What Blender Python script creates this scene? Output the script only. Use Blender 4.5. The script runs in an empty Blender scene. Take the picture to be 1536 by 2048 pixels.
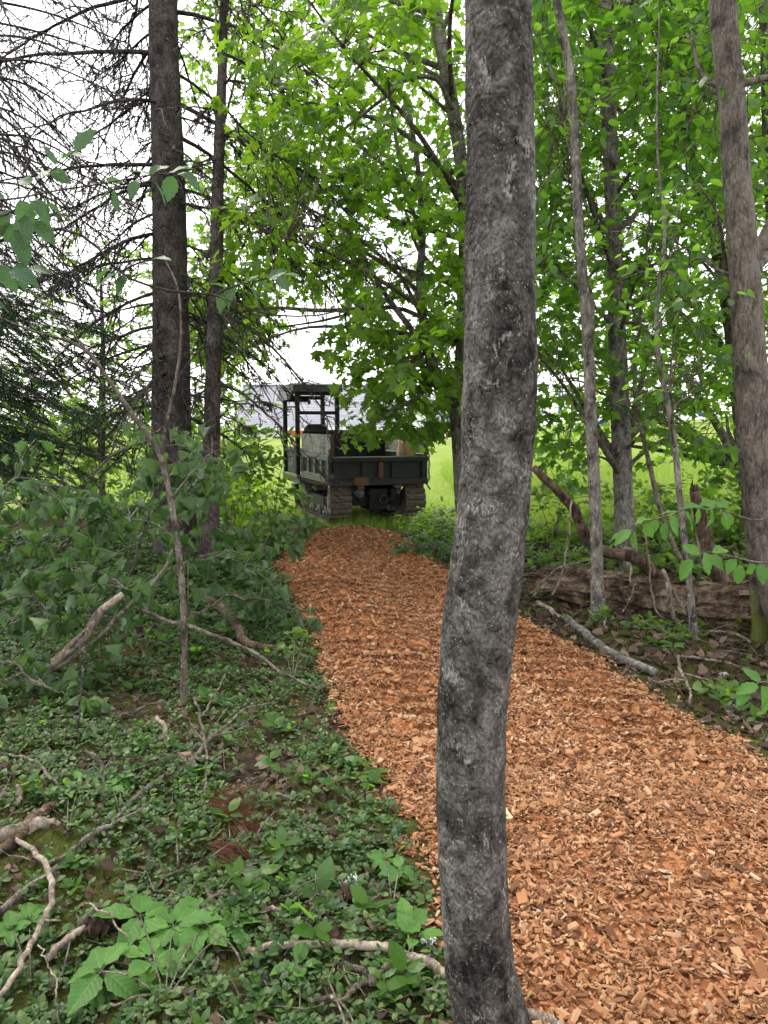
import bpy, math, random
import numpy as np
from mathutils import Vector, Matrix, Euler

rng = np.random.default_rng(11)
random.seed(11)
SC = bpy.context.scene
COL = SC.collection

# ------------------------------------------------------------------ camera, sky, sun, exposure
F = 1550.0                                   # focal length in pixels of the 1536 x 2048 photograph
PITCH = math.atan(176 / F)
CAMZ = 1.6
cam = bpy.data.cameras.new('camera')
cam.sensor_fit = 'VERTICAL'
cam.sensor_height = 36.0
cam.lens = 36.0 * F / 2048
cam.clip_start = 0.05
cam.clip_end = 3000
camo = bpy.data.objects.new('camera', cam)
COL.objects.link(camo)
camo.location = (0, 0, CAMZ)
camo.rotation_euler = (math.pi / 2 - PITCH, 0, 0)
SC.camera = camo
SC.render.resolution_x, SC.render.resolution_y = 768, 1024

SUN_EL, SUN_AZ = math.radians(58), math.radians(-35)      # azimuth from +Y, negative = left of the view
world = bpy.data.worlds.new('World')
SC.world = world
world.use_nodes = True
wn, wl = world.node_tree.nodes, world.node_tree.links
wn.clear()
sky = wn.new('ShaderNodeTexSky')
sky.sky_type = 'NISHITA'
sky.sun_disc = False
sky.sun_elevation = SUN_EL
sky.sun_rotation = SUN_AZ
sky.air_density = 1.0
sky.dust_density = 3.0
wtc = wn.new('ShaderNodeTexCoord')
wno = wn.new('ShaderNodeTexNoise')
wno.inputs['Scale'].default_value = 2.6
wno.inputs['Detail'].default_value = 6
wl.new(wtc.outputs['Generated'], wno.inputs['Vector'])
wmr = wn.new('ShaderNodeMapRange')
wmr.inputs['From Min'].default_value = 0.35
wmr.inputs['From Max'].default_value = 0.62
wmr.inputs['To Min'].default_value = 0.62
wmr.inputs['To Max'].default_value = 0.97
wl.new(wno.outputs['Fac'], wmr.inputs['Value'])
wmx = wn.new('ShaderNodeMix')
wmx.data_type = 'RGBA'
wl.new(wmr.outputs['Result'], wmx.inputs['Factor'])
wl.new(sky.outputs['Color'], wmx.inputs['A'])
wmx.inputs['B'].default_value = (9.8, 9.65, 9.5, 1)          # the even white cloud cover
wbg = wn.new('ShaderNodeBackground')
wbg.inputs['Strength'].default_value = 0.13
wl.new(wmx.outputs['Result'], wbg.inputs['Color'])
wout = wn.new('ShaderNodeOutputWorld')
wl.new(wbg.outputs['Background'], wout.inputs['Surface'])

sl = bpy.data.lights.new('sun', 'SUN')
sl.energy = 1.5
sl.angle = math.radians(14)
sl.color = (1.0, 0.93, 0.82)
slo = bpy.data.objects.new('sun', sl)
COL.objects.link(slo)
slo.rotation_euler = Vector((-math.sin(SUN_AZ) * math.cos(SUN_EL), -math.cos(SUN_AZ) * math.cos(SUN_EL), -math.sin(SUN_EL))).to_track_quat('-Z', 'Y').to_euler()

SC.view_settings.view_transform = 'Standard'
SC.view_settings.look = 'None'
SC.view_settings.gamma = 1.0
SC.view_settings.exposure = 1.2
SC.render.engine = 'CYCLES'
SC.cycles.max_bounces = 4
SC.cycles.diffuse_bounces = 3
SC.cycles.glossy_bounces = 2
SC.cycles.transmission_bounces = 3
SC.cycles.transparent_max_bounces = 4
SC.cycles.use_adaptive_sampling = True
SC.cycles.adaptive_threshold = 0.02
SC.cycles.use_denoising = True
try:
    SC.cycles.denoiser = 'OPENIMAGEDENOISE'
    SC.cycles.denoising_prefilter = 'FAST'
except Exception:
    pass
SC.cycles.caustics_reflective = False
SC.cycles.caustics_refractive = False

# ------------------------------------------------------------------ geometry helpers
cP, sP = math.cos(PITCH), math.sin(PITCH)


def at(px, py, D):
    """world point seen at photograph pixel (px, py) at distance D along the ground"""
    a = (px - 768) / F
    b = (1024 - py) / F
    dy = cP + b * sP
    return np.array((a / dy * D, D, CAMZ + (-sP + b * cP) / dy * D))


def gd(px, py, z=0.0):
    """where the line of sight through a pixel meets the height z"""
    b = (1024 - py) / F
    dy = cP + b * sP
    return at(px, py, (z - CAMZ) / ((-sP + b * cP) / dy))


def sstep(a, b, x):
    t = np.clip((np.asarray(x, float) - a) / (b - a), 0, 1)
    return t * t * (3 - 2 * t)


class SN:
    """cheap smooth noise: a sum of random sine waves"""
    def __init__(self, freq, k=14, dim=2, seed=1):
        r = np.random.default_rng(seed)
        d = r.normal(size=(k, dim))
        d /= np.linalg.norm(d, axis=1)[:, None]
        self.w = d * (freq * 2 * math.pi * r.uniform(.5, 1.6, k))[:, None]
        self.p = r.uniform(0, 7, k)
        self.k = k

    def __call__(self, *c):
        X = np.stack(np.broadcast_arrays(*[np.asarray(v, float) for v in c]), -1)
        return np.sin(X @ self.w.T + self.p).sum(-1) / math.sqrt(self.k / 2) * .5


def crs(P, n):
    """Catmull-Rom resampling of rows (any number of columns)"""
    P = np.asarray(P, float)
    if len(P) == 2:
        return P[0] + (P[1] - P[0]) * np.linspace(0, 1, n)[:, None]
    d = np.r_[0, np.cumsum(np.maximum(np.linalg.norm(np.diff(P[:, :3], axis=0), axis=1), 1e-6))]
    t = np.linspace(0, d[-1], n)
    i = np.clip(np.searchsorted(d, t, side='right') - 1, 0, len(P) - 2)
    m = np.gradient(P, d, axis=0)
    h = np.maximum(d[i + 1] - d[i], 1e-9)[:, None]
    u = (t - d[i])[:, None] / h
    return (2 * u ** 3 - 3 * u ** 2 + 1) * P[i] + (u ** 3 - 2 * u ** 2 + u) * h * m[i] + (3 * u ** 2 - 2 * u ** 3) * P[i + 1] + (u ** 3 - u ** 2) * h * m[i + 1]


def nrm(v):
    return v / np.maximum(np.linalg.norm(v, axis=-1, keepdims=True), 1e-9)


class MB:
    """collects triangles; build() links them as ONE mesh object"""
    def __init__(self):
        self.V, self.T, self.U, self.n = [], [], [], 0

    def add(self, V, T, U=None):
        V = np.asarray(V, float).reshape(-1, 3)
        self.V.append(V)
        self.T.append(np.asarray(T, np.int64).reshape(-1, 3) + self.n)
        self.U.append(np.zeros((len(V), 2)) if U is None else np.asarray(U, float).reshape(-1, 2))
        self.n += len(V)
        return self

    def tube(self, P, R, seg=8, cap=True, rough=None):
        P = np.asarray(P, float)
        R = np.broadcast_to(np.asarray(R, float), (len(P),))
        t = nrm(np.gradient(P, axis=0))
        N = np.empty_like(P)
        a = np.array((1., 0, 0)) if abs(t[0][0]) < .8 else np.array((0, 1., 0))
        v = a - t[0] * (a @ t[0])
        for i in range(len(P)):
            v = v - t[i] * (v @ t[i])
            v = v / max(np.linalg.norm(v), 1e-9)
            N[i] = v
        B = np.cross(t, N)
        th = np.linspace(0, 2 * math.pi, seg, endpoint=False)
        rr = R[:, None] * np.ones(seg)
        if rough is not None:
            rr = rr * rough(th[None, :] + 0 * rr, np.linspace(0, 1, len(P))[:, None] + 0 * rr, P)
        V = P[:, None] + rr[..., None] * (np.cos(th)[None, :, None] * N[:, None] + np.sin(th)[None, :, None] * B[:, None])
        n = len(P)
        i, j = np.meshgrid(np.arange(n - 1), np.arange(seg), indexing='ij')
        j2 = (j + 1) % seg
        a, b, c, d = i * seg + j, i * seg + j2, (i + 1) * seg + j2, (i + 1) * seg + j
        T = np.concatenate([np.stack([a, b, c], -1).reshape(-1, 3), np.stack([a, c, d], -1).reshape(-1, 3)])
        V = V.reshape(-1, 3)
        if cap:
            k = len(V)
            V = np.vstack([V, P[0], P[-1]])
            j = np.arange(seg)
            j2 = (j + 1) % seg
            T = np.concatenate([T, np.stack([np.full(seg, k), j2, j], -1),
                                np.stack([np.full(seg, k + 1), (n - 1) * seg + j, (n - 1) * seg + j2], -1)])
        return self.add(V, T)

    def box(self, c, s, R=None, taper=(1, 1)):
        c, s = np.asarray(c, float), np.asarray(s, float) / 2
        V = np.array([(-1, -1, -1), (1, -1, -1), (1, 1, -1), (-1, 1, -1), (-1, -1, 1), (1, -1, 1), (1, 1, 1), (-1, 1, 1)], float)
        V[4:, 0] *= taper[0]
        V[4:, 1] *= taper[1]
        V = V * s
        if R is not None:
            V = V @ np.array(R.to_matrix() if isinstance(R, Euler) else R).T
        return self.add(V + c, BOXT)

    def prism(self, poly, axis, a, b):
        """2D outline extruded along an axis (0, 1, 2) from a to b; convex outline"""
        poly = np.asarray(poly, float)
        n = len(poly)
        o = [k for k in (0, 1, 2) if k != axis]
        V = np.zeros((2 * n, 3))
        V[:n, o] = poly
        V[n:, o] = poly
        V[:n, axis], V[n:, axis] = a, b
        T = []
        for k in range(1, n - 1):
            T += [(0, k + 1, k), (n, n + k, n + k + 1)]
        for k in range(n):
            k2 = (k + 1) % n
            T += [(k, k2, n + k2), (k, n + k2, n + k)]
        return self.add(V, T)

    def inst(self, tv, tt, M, L, tu=None):
        m, k = len(M), len(tv)
        V = np.einsum('mij,nj->mni', M, tv) + L[:, None]
        T = tt[None] + (np.arange(m) * k)[:, None, None]
        return self.add(V, T, None if tu is None else np.tile(tu, (m, 1)))

    def mesh(self, name, off=None, smooth=True):
        V = np.concatenate(self.V)
        T = np.concatenate(self.T)
        U = np.concatenate(self.U)
        if off is not None:
            V = V - np.asarray(off)
        me = bpy.data.meshes.new(name)
        me.vertices.add(len(V))
        me.vertices.foreach_set('co', V.astype(np.float32).ravel())
        me.loops.add(T.size)
        me.loops.foreach_set('vertex_index', T.astype(np.int32).ravel())
        me.polygons.add(len(T))
        me.polygons.foreach_set('loop_start', np.arange(0, T.size, 3, dtype=np.int32))
        me.polygons.foreach_set('use_smooth', np.full(len(T), bool(smooth)))
        uv = me.uv_layers.new(name='UVMap')
        uv.data.foreach_set('uv', U[T.ravel()].astype(np.float32).ravel())
        me.update(calc_edges=True)
        return me

    def build(self, name, mat, parent=None, smooth=True, local=False):
        """vertices are in world space unless local; a parent (an unrotated Empty) is subtracted"""
        off = None
        if parent is not None and not local:
            off = np.array(world_loc(parent))
        return link(name, self.mesh(name, off, smooth), mat, parent)


BOXT = np.array([(0, 2, 1), (0, 3, 2), (4, 5, 6), (4, 6, 7), (0, 1, 5), (0, 5, 4), (1, 2, 6), (1, 6, 5), (2, 3, 7), (2, 7, 6), (3, 0, 4), (3, 4, 7)])


def world_loc(o):
    v = Vector(o.location)
    while o.parent is not None:
        o = o.parent
        v = v + Vector(o.location)
    return v


def link(name, me, mat, parent=None):
    if mat is not None and len(me.materials) == 0:
        me.materials.append(mat)
    o = bpy.data.objects.new(name, me)
    COL.objects.link(o)
    if mat is not None and me.materials[0] is not mat:
        o.material_slots[0].link = 'OBJECT'
        o.material_slots[0].material = mat
    if parent is not None:
        o.parent = parent
    return o


def tag(o, label=None, cat=None, group=None, kind=None):
    if label:
        o['label'] = label
    if cat:
        o['category'] = cat
    if group:
        o['group'] = group
    if kind:
        o['kind'] = kind
    return o


def root(name, label, cat, loc, group=None):
    o = bpy.data.objects.new(name, None)
    o.empty_display_size = .2
    COL.objects.link(o)
    o.location = Vector([float(v) for v in loc])
    return tag(o, label, cat, group)


def bevel(o, w=.006, seg=1):
    m = o.modifiers.new('bevel', 'BEVEL')
    m.width = w
    m.segments = seg
    m.limit_method = 'ANGLE'
    return o


# ------------------------------------------------------------------ materials
class NT:
    def __init__(self, name):
        self.m = bpy.data.materials.new(name)
        self.m.use_nodes = True
        self.t = self.m.node_tree
        self.t.nodes.clear()
        self.out = self.t.nodes.new('ShaderNodeOutputMaterial')

    def n(self, ty, **kw):
        n = self.t.nodes.new('ShaderNode' + ty)
        for k, v in kw.items():
            setattr(n, k, v)
        return n

    def set(self, s, v):
        if hasattr(v, 'is_linked') or hasattr(v, 'links'):
            self.t.links.new(v, s)
        else:
            if isinstance(v, (tuple, list)) and len(v) == 3 and s.type == 'RGBA':
                v = (*v, 1)
            elif isinstance(v, (int, float)) and s.type == 'RGBA':
                v = (v, v, v, 1)
            s.default_value = v

    def pos(self, scale=(1, 1, 1), obj=True):
        s = self.n('TexCoord').outputs['Object'] if obj else self.n('NewGeometry').outputs['Position']
        mp = self.n('Mapping')
        self.t.links.new(s, mp.inputs['Vector'])
        mp.inputs['Scale'].default_value = scale
        return mp.outputs['Vector']

    def noise(self, vec, scale, detail=4, rough=.55, dist=0):
        n = self.n('TexNoise')
        self.set(n.inputs['Vector'], vec)
        n.inputs['Scale'].default_value = scale
        n.inputs['Detail'].default_value = detail
        n.inputs['Roughness'].default_value = rough
        n.inputs['Distortion'].default_value = dist
        return n.outputs['Fac']

    def voro(self, vec, scale, feature='F1', out='Distance', rand=1.0):
        n = self.n('TexVoronoi', feature=feature)
        self.set(n.inputs['Vector'], vec)
        n.inputs['Scale'].default_value = scale
        n.inputs['Randomness'].default_value = rand
        return n.outputs[out]

    def ramp(self, fac, stops):
        n = self.n('ValToRGB')
        self.set(n.inputs['Fac'], fac)
        e = n.color_ramp.elements
        while len(e) < len(stops):
            e.new(.5)
        for k, (p, c) in enumerate(stops):
            e[k].position = p
            e[k].color = (*c, 1) if isinstance(c, (tuple, list)) else (c, c, c, 1)
        return n.outputs['Color']

    def mix(self, f, a, b, mode='MIX'):
        n = self.n('Mix', data_type='RGBA', blend_type=mode)
        self.set(n.inputs['Factor'], f)
        self.set(n.inputs['A'], a)
        self.set(n.inputs['B'], b)
        return n.outputs['Result']

    def math(self, op, a, b=0.0, clamp=False):
        n = self.n('Math', operation=op, use_clamp=clamp)
        self.set(n.inputs[0], a)
        self.set(n.inputs[1], b)
        return n.outputs[0]

    def bump(self, h, strength=.5, dist=.01, normal=None):
        n = self.n('Bump')
        n.inputs['Strength'].default_value = strength
        n.inputs['Distance'].default_value = dist
        self.set(n.inputs['Height'], h)
        if normal is not None:
            self.set(n.inputs['Normal'], normal)
        return n.outputs['Normal']

    def bsdf(self, color, rough=.7, spec=.3, normal=None, metal=0):
        b = self.n('BsdfPrincipled')
        self.set(b.inputs['Base Color'], color)
        self.set(b.inputs['Roughness'], rough)
        self.set(b.inputs['Specular IOR Level'], spec)
        self.set(b.inputs['Metallic'], metal)
        if normal is not None:
            self.set(b.inputs['Normal'], normal)
        return b.outputs['BSDF']

    def done(self, sh):
        self.t.links.new(sh, self.out.inputs['Surface'])
        return self.m

    def rnd(self):
        """a random number for each loose piece, mixed with one for each object"""
        a = self.n('NewGeometry').outputs['Random Per Island']
        b = self.n('ObjectInfo').outputs['Random']
        return self.math('FRACT', self.math('ADD', a, b))


def leaf_mat(name, cols, trans, tfac=.45, rough=.42, spec=.4, veins=False, back=None, blot=.25):
    k = NT(name)
    r = k.rnd()
    c = k.ramp(r, [(i / (len(cols) - 1), cc) for i, cc in enumerate(cols)])
    nor = None
    if veins:
        vec = k.pos(obj=False)
        nz = k.noise(vec, 35, 2)
        c = k.mix(k.math('MULTIPLY', k.math('SUBTRACT', nz, .42, True), blot * 6, True), c, (cols[0][0] * .9 + .02, cols[0][1] * .75 + .01, cols[0][2] * .8))
        nor = k.bump(nz, .25, .01)
        uv = k.n('UVMap').outputs['UV']
        sx = k.n('SeparateXYZ')
        k.set(sx.inputs[0], uv)
        au = k.math('ABSOLUTE', sx.outputs[0])
        w = k.math('FRACT', k.math('SUBTRACT', k.math('MULTIPLY', sx.outputs[1], 8.0), k.math('MULTIPLY', au, 7.0)))
        ln = k.math('GREATER_THAN', w, .90)
        mid = k.math('LESS_THAN', au, .012)
        vn = k.math('MAXIMUM', ln, mid)
        c = k.mix(k.math('MULTIPLY', vn, .22), c, tuple(min(1, v * 1.9 + .02) for v in cols[-1]))
        h = k.math('SUBTRACT', k.math('SINE', k.math('MULTIPLY', w, 3.14159)), k.math('MULTIPLY', mid, .6))
        nor = k.bump(h, .3, .0025, nor)
    if back is not None:
        c = k.mix(k.n('NewGeometry').outputs['Backfacing'], c, back)
    a = k.bsdf(c, rough, spec, nor)
    t = k.n('BsdfTranslucent')
    k.set(t.inputs['Color'], k.mix(.35, trans, k.mix(1, c, (3, 3, 3), 'MULTIPLY')))
    if nor is not None:
        k.set(t.inputs['Normal'], nor)
    m = k.n('MixShader')
    m.inputs[0].default_value = tfac
    k.t.links.new(a, m.inputs[1])
    k.t.links.new(t.outputs[0], m.inputs[2])
    return k.done(m.outputs[0])


def plain(name, c, rough=.6, spec=.3, metal=0, var=.35, sc=6, bumpy=.15):
    k = NT(name)
    v = k.pos()
    n1 = k.noise(v, sc, 6, .65)
    col = k.mix(k.math('MULTIPLY', k.math('SUBTRACT', n1, .35, True), var * 3, True), c, tuple(x * .45 for x in c))
    return k.done(k.bsdf(col, rough, spec, k.bump(k.noise(v, sc * 8, 4), bumpy, .005), metal))


def rusty(name, c, rust=(.16, .06, .025), amount=.5, rough=.55, sc=5):
    k = NT(name)
    v = k.pos()
    n1 = k.noise(v, sc, 8, .7)
    n2 = k.noise(v, sc * 7, 5, .7)
    f = k.ramp(k.math('ADD', k.math('MULTIPLY', n1, .75), k.math('MULTIPLY', n2, .25)), [(.62 - amount * .2, 0.), (.74 - amount * .1, 1.)])
    dust = k.ramp(k.noise(v, sc * 2.3, 5, .7), [(.4, 0.), (.75, .5)])
    col = k.mix(dust, c, tuple(x * .7 + .02 for x in c))
    col = k.mix(f, col, rust)
    return k.done(k.bsdf(col, k.mix(f, rough, .9), .4, k.bump(n2, .3, .004)))


def bark(name, dark, mid, pale, vs=(1, 1, .35), sc=22, lich=.5, moss=None, ridge=.6, bd=.012, spots=.5, blotch=7):
    k = NT(name)
    v = k.pos()
    vv = k.pos(vs)
    big = k.noise(k.pos((1, 1, .8)), blotch, 4, .68, .6)
    mid_n = k.noise(vv, sc, 4, .7, .4)
    fine = k.noise(k.pos((vs[0] * 1.5, vs[1] * 1.5, vs[2])), sc * 3.5, 2, .7)
    cr = k.voro(vv, sc * 1.6, 'DISTANCE_TO_EDGE')
    c = k.ramp(k.math('ADD', k.math('MULTIPLY', big, .55), k.math('MULTIPLY', mid_n, .45)), [(.40, dark), (.5, mid), (.60, pale)])
    c = k.mix(k.math('MULTIPLY', k.math('SUBTRACT', .55, fine, True), 2.2, True), c, dark)
    lc = k.ramp(k.math('ADD', k.math('MULTIPLY', k.noise(v, blotch * 2.2, 5, .75, .5), .7), k.math('MULTIPLY', fine, .3)), [(.60 - lich * .08, 0.), (.66 - lich * .06, 1.)])
    c = k.mix(k.math('MULTIPLY', lc, .8 * min(1, lich * 1.4)), c, tuple(min(.75, p * 1.7 + .05) for p in pale))
    sp = k.ramp(k.voro(v, sc * 3.2), [(.12, 1.), (.22, 0.)])
    sp = k.math('MULTIPLY', sp, k.ramp(k.noise(v, blotch * 3, 3), [(.5, 0.), (.6, 1.)]))
    c = k.mix(k.math('MULTIPLY', sp, spots), c, (.55, .55, .5))
    if moss is not None:
        geo = k.n('SeparateXYZ')
        k.set(geo.inputs[0], v)
        low = k.math('SUBTRACT', 1.0, k.math('MULTIPLY', geo.outputs[2], 1.6), True)
        mm = k.ramp(k.math('ADD', k.math('MULTIPLY', low, .5), k.noise(v, 6, 5, .7)), [(.72, 0.), (.85, 1.)])
        c = k.mix(k.math('MULTIPLY', mm, .8), c, moss)
    h = k.math('ADD', k.math('MULTIPLY', mid_n, .6), k.math('ADD', k.math('MULTIPLY', k.math('MINIMUM', cr, .25), ridge * 1.6), k.math('MULTIPLY', fine, .35)))
    return k.done(k.bsdf(c, .9, .15, k.bump(h, .9, bd)))


M = {}
M['bark_front'] = bark('bark_front', (.011, .010, .009), (.076, .070, .064), (.170, .161, .149), (1, 1, .75), 30, .55, None, .5, .020, .4, 5.2)
M['bark_spruce'] = bark('bark_spruce', (.026, .021, .020), (.095, .078, .073), (.17, .148, .138), (1, 1, .8), 40, .30, None, 1.0, .022, .3, 6)
M['bark_maple'] = bark('bark_maple', (.03, .027, .024), (.125, .112, .098), (.235, .217, .195), (1, 1, .3), 24, .55, None, .5, .010, .5, 8)
M['bark_mossy'] = bark('bark_mossy', (.025, .022, .018), (.085, .073, .06), (.16, .145, .12), (1, 1, .4), 26, .5, (.10, .12, .02), .5, .010, .5, 8)
M['bark_ash'] = bark('bark_ash', (.038, .031, .026), (.130, .110, .094), (.215, .188, .163), (1, 1, .22), 42, .25, None, 1.0, .016, .2, 6)
M['twig'] = bark('twig', (.03, .025, .02), (.10, .083, .066), (.19, .17, .14), (1, 1, .5), 40, .5, None, .3, .004, .3, 12)
M['twig_pale'] = bark('twig_pale', (.06, .048, .038), (.19, .155, .12), (.33, .285, .235), (1, 1, .5), 30, .4, None, .3, .004, .2, 9)
M['twig_dark'] = bark('twig_dark', (.012, .010, .009), (.045, .037, .033), (.10, .09, .078), (1, 1, .5), 40, .5, None, .4, .005, .3, 12)
M['rot'] = bark('rot', (.016, .010, .007), (.095, .064, .043), (.23, .175, .125), (.25, 1, 1), 22, .25, None, .9, .022, .1, 5)
M['rot_v'] = bark('rot_v', (.016, .010, .007), (.082, .056, .040), (.18, .135, .10), (1, 1, .25), 22, .2, None, .9, .018, .1, 5)
M['birch'] = bark('birch', (.025, .024, .022), (.115, .108, .098), (.235, .225, .205), (1, 1, 1), 26, .6, None, .3, .006, .4, 8)
M['leaf_maple'] = leaf_mat('leaf_maple', [(.034, .085, .010), (.052, .118, .012), (.075, .145, .014), (.10, .17, .016)], (.36, .64, .03), .57)
M['leaf_light'] = leaf_mat('leaf_light', [(.040, .098, .014), (.058, .130, .016), (.085, .160, .018)], (.30, .52, .035), .5)
M['leaf_beech'] = leaf_mat('leaf_beech', [(.026, .078, .012), (.042, .108, .014), (.065, .14, .016)], (.26, .54, .03), .52)
M['leaf_big'] = leaf_mat('leaf_big', [(.055, .145, .035), (.075, .18, .04), (.10, .215, .045)], (.22, .48, .05), .36, .5, .2, True)
M['leaf_dim'] = leaf_mat('leaf_dim', [(.030, .070, .035), (.042, .09, .042), (.055, .105, .045)], (.12, .29, .05), .32, .45, .25, True)
M['leaf_wilt'] = leaf_mat('leaf_wilt', [(.022, .058, .018), (.040, .088, .026), (.066, .120, .040), (.06, .12, .024)], (.14, .30, .045), .36, .45, .35, True, (.095, .145, .085))
M['leaf_ground'] = leaf_mat('leaf_ground', [(.014, .042, .010), (.026, .068, .015), (.045, .095, .020), (.080, .135, .028)], (.11, .23, .03), .25, .48, .35)
M['leaf_litter'] = leaf_mat('leaf_litter', [(.025, .016, .012), (.055, .036, .026), (.10, .066, .047), (.17, .125, .095)], (.2, .12, .06), .12, .75, .2)
M['needle'] = leaf_mat('needle', [(.014, .040, .018), (.022, .055, .022), (.035, .075, .025)], (.06, .14, .03), .2, .5, .3, blot=0)
M['needle_blue'] = leaf_mat('needle_blue', [(.045, .07, .07), (.06, .09, .085), (.05, .08, .06)], (.09, .14, .10), .2, .5, .3, blot=0)
M['needle_dead'] = leaf_mat('needle_dead', [(.085, .035, .02), (.13, .055, .03), (.17, .08, .045)], (.15, .06, .03), .1, .7, .2, blot=0)
M['grass'] = leaf_mat('grass', [(.11, .18, .03), (.14, .22, .036), (.18, .26, .05)], (.42, .56, .09), .45, .5, .3, blot=0)
M['moss'] = leaf_mat('moss', [(.06, .085, .012), (.09, .12, .016), (.13, .16, .022)], (.2, .25, .03), .2, .8, .1, blot=0)
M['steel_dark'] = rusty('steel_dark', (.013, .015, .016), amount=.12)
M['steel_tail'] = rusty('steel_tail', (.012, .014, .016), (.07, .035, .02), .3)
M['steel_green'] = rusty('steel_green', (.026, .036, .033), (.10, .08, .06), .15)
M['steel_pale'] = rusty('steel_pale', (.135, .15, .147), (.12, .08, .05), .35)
M['steel_rust'] = rusty('steel_rust', (.10, .045, .025), (.17, .075, .035), .8)
M['rubber'] = plain('rubber', (.028, .024, .021), .85, .2, 0, .5, 9, .3)
M['mud_metal'] = rusty('mud_metal', (.20, .19, .175), (.075, .055, .04), .6)
M['track_mud'] = plain('track_mud', (.15, .125, .105), .9, .15, 0, .5, 7, .4)
M['board'] = bark('board', (.16, .15, .14), (.33, .32, .31), (.46, .45, .44), (1, .15, 1), 22, .2, None, .2, .003, .1, 4)
M['seat'] = plain('seat', (.014, .014, .015), .5, .4)
M['black'] = plain('black', (.010, .010, .011), .6, .3)
M['plywood'] = bark('plywood', (.28, .17, .09), (.42, .28, .17), (.52, .38, .25), (1, 1, .3), 18, .2, None, .1, .003, .1, 5)


def chip_mat():
    k = NT('wood_chip')
    r = k.rnd()
    c = k.ramp(r, [(0, (.030, .018, .012)), (.15, (.105, .047, .022)), (.34, (.24, .110, .050)), (.60, (.35, .174, .082)), (.82, (.41, .238, .124)), (.93, (.45, .30, .175)), (.965, (.56, .43, .29)), (.985, (.29, .092, .038)), (1, (.09, .055, .036))])
    v = k.pos((1, 1, 1), False)
    c = k.mix(k.ramp(k.noise(v, 1.7, 4, .6), [(.40, 0.), (.66, .42)]), c, (.24, .12, .055))
    c = k.mix(k.math('MULTIPLY', k.noise(v, 170, 3), .35), c, (.22, .085, .04))
    return k.done(k.bsdf(c, .82, .2, k.bump(k.noise(v, 260, 3), .4, .002)))


def path_mat():
    k = NT('path')
    v = k.pos((1, 1, 1), False)
    c = k.ramp(k.voro(v, 42, 'F1', 'Color'), [(.2, (.13, .05, .022)), (.5, (.28, .105, .042)), (.8, (.40, .18, .08))])
    h = k.voro(v, 42)
    return k.done(k.bsdf(c, .9, .1, k.bump(h, 1, .02)))


def ground_mat():
    k = NT('ground')
    v = k.pos((1, 1, 1), False)
    sx = k.n('SeparateXYZ')
    k.set(sx.inputs[0], v)
    n1 = k.noise(v, 1.3, 5, .6)
    n2 = k.noise(v, 14, 6, .7)
    n3 = k.noise(v, 60, 5, .7)
    soil = k.ramp(k.math('ADD', k.math('MULTIPLY', n2, .5), k.math('MULTIPLY', n3, .5)), [(.34, (.014, .010, .008)), (.5, (.040, .027, .019)), (.66, (.085, .060, .043))])
    mo = k.ramp(k.math('ADD', k.math('MULTIPLY', n1, .6), k.math('MULTIPLY', n2, .4)), [(.44, 0.), (.55, 1.)])
    soil = k.mix(k.math('MULTIPLY', mo, .75), soil, k.ramp(n3, [(.35, (.028, .036, .008)), (.65, (.085, .105, .018))]))
    lawn = k.ramp(k.math('ADD', k.math('MULTIPLY', k.noise(v, .35, 4), .5), k.math('MULTIPLY', k.noise(v, 9, 6, .7), .5)), [(.34, (.12, .18, .032)), (.50, (.17, .235, .046)), (.68, (.25, .30, .075))])
    edge = k.math('ADD', sx.outputs[1], k.math('MULTIPLY', k.math('SUBTRACT', n1, .5), 2.0))
    edge = k.math('ADD', edge, k.math('MULTIPLY', sx.outputs[0], .06))
    f = k.ramp(k.math('DIVIDE', edge, 40.0), [(11.7 / 40, 0.), (12.6 / 40, 1.)])
    c = k.mix(f, soil, lawn)
    h = k.math('ADD', n2, k.math('MULTIPLY', n3, .7))
    return k.done(k.bsdf(c, .95, .1, k.bump(h, .8, .03)))


M['chip'] = chip_mat()
M['path'] = path_mat()
M['ground'] = ground_mat()

# ------------------------------------------------------------------ the ground, the path
nA, nB, nC = SN(.35, seed=3), SN(1.6, seed=4), SN(5, seed=5)
PL = np.array([gd(x, y) for x, y in [(690, 1056), (645, 1064), (575, 1100), (548, 1130), (590, 1200), (615, 1250), (640, 1320), (665, 1400), (690, 1480), (760, 1560), (815, 1650), (850, 1760), (880, 1900), (930, 2048), (1010, 2300), (1150, 2800)]])
PR = np.array([gd(x, y) for x, y in [(735, 1056), (790, 1070), (850, 1100), (890, 1130), (960, 1180), (1050, 1240), (1200, 1320), (1300, 1385), (1400, 1450), (1536, 1515), (1800, 1650), (2300, 1900), (2900, 2300), (3600, 2800)]])


def XL(y):
    return np.interp(y, PL[::-1, 1], PL[::-1, 0])


def XR(y):
    return np.interp(y, PR[::-1, 1], PR[::-1, 0])


def on_path(x, y):
    w = np.minimum(x - XL(y), XR(y) - x)
    w = np.where(y > PL[0, 1], -(y - PL[0, 1]) + np.minimum(w, 0), w)
    return w


def G(x, y):
    """height of the ground"""
    x, y = np.asarray(x, float), np.asarray(y, float)
    wood = 1 - sstep(11.5, 15, y)
    off = sstep(-.05, .5, -on_path(x, y))
    z = wood * off * (.05 * nA(x, y) + .025 * nB(x, y) + .010 * nC(x, y))
    z = z + .10 * sstep(1.2, 4, -x) * wood + .08 * sstep(3, 6, x) * wood
    z = z + sstep(13, 42, y) * (.80 + 1.05 * sstep(3, 13, x) + .5 * sstep(8, 20, -x)) - sstep(43, 60, y) * 2.5
    z = z + (1 - wood) * .03 * nA(x * .6, y * .6)
    return z


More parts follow.
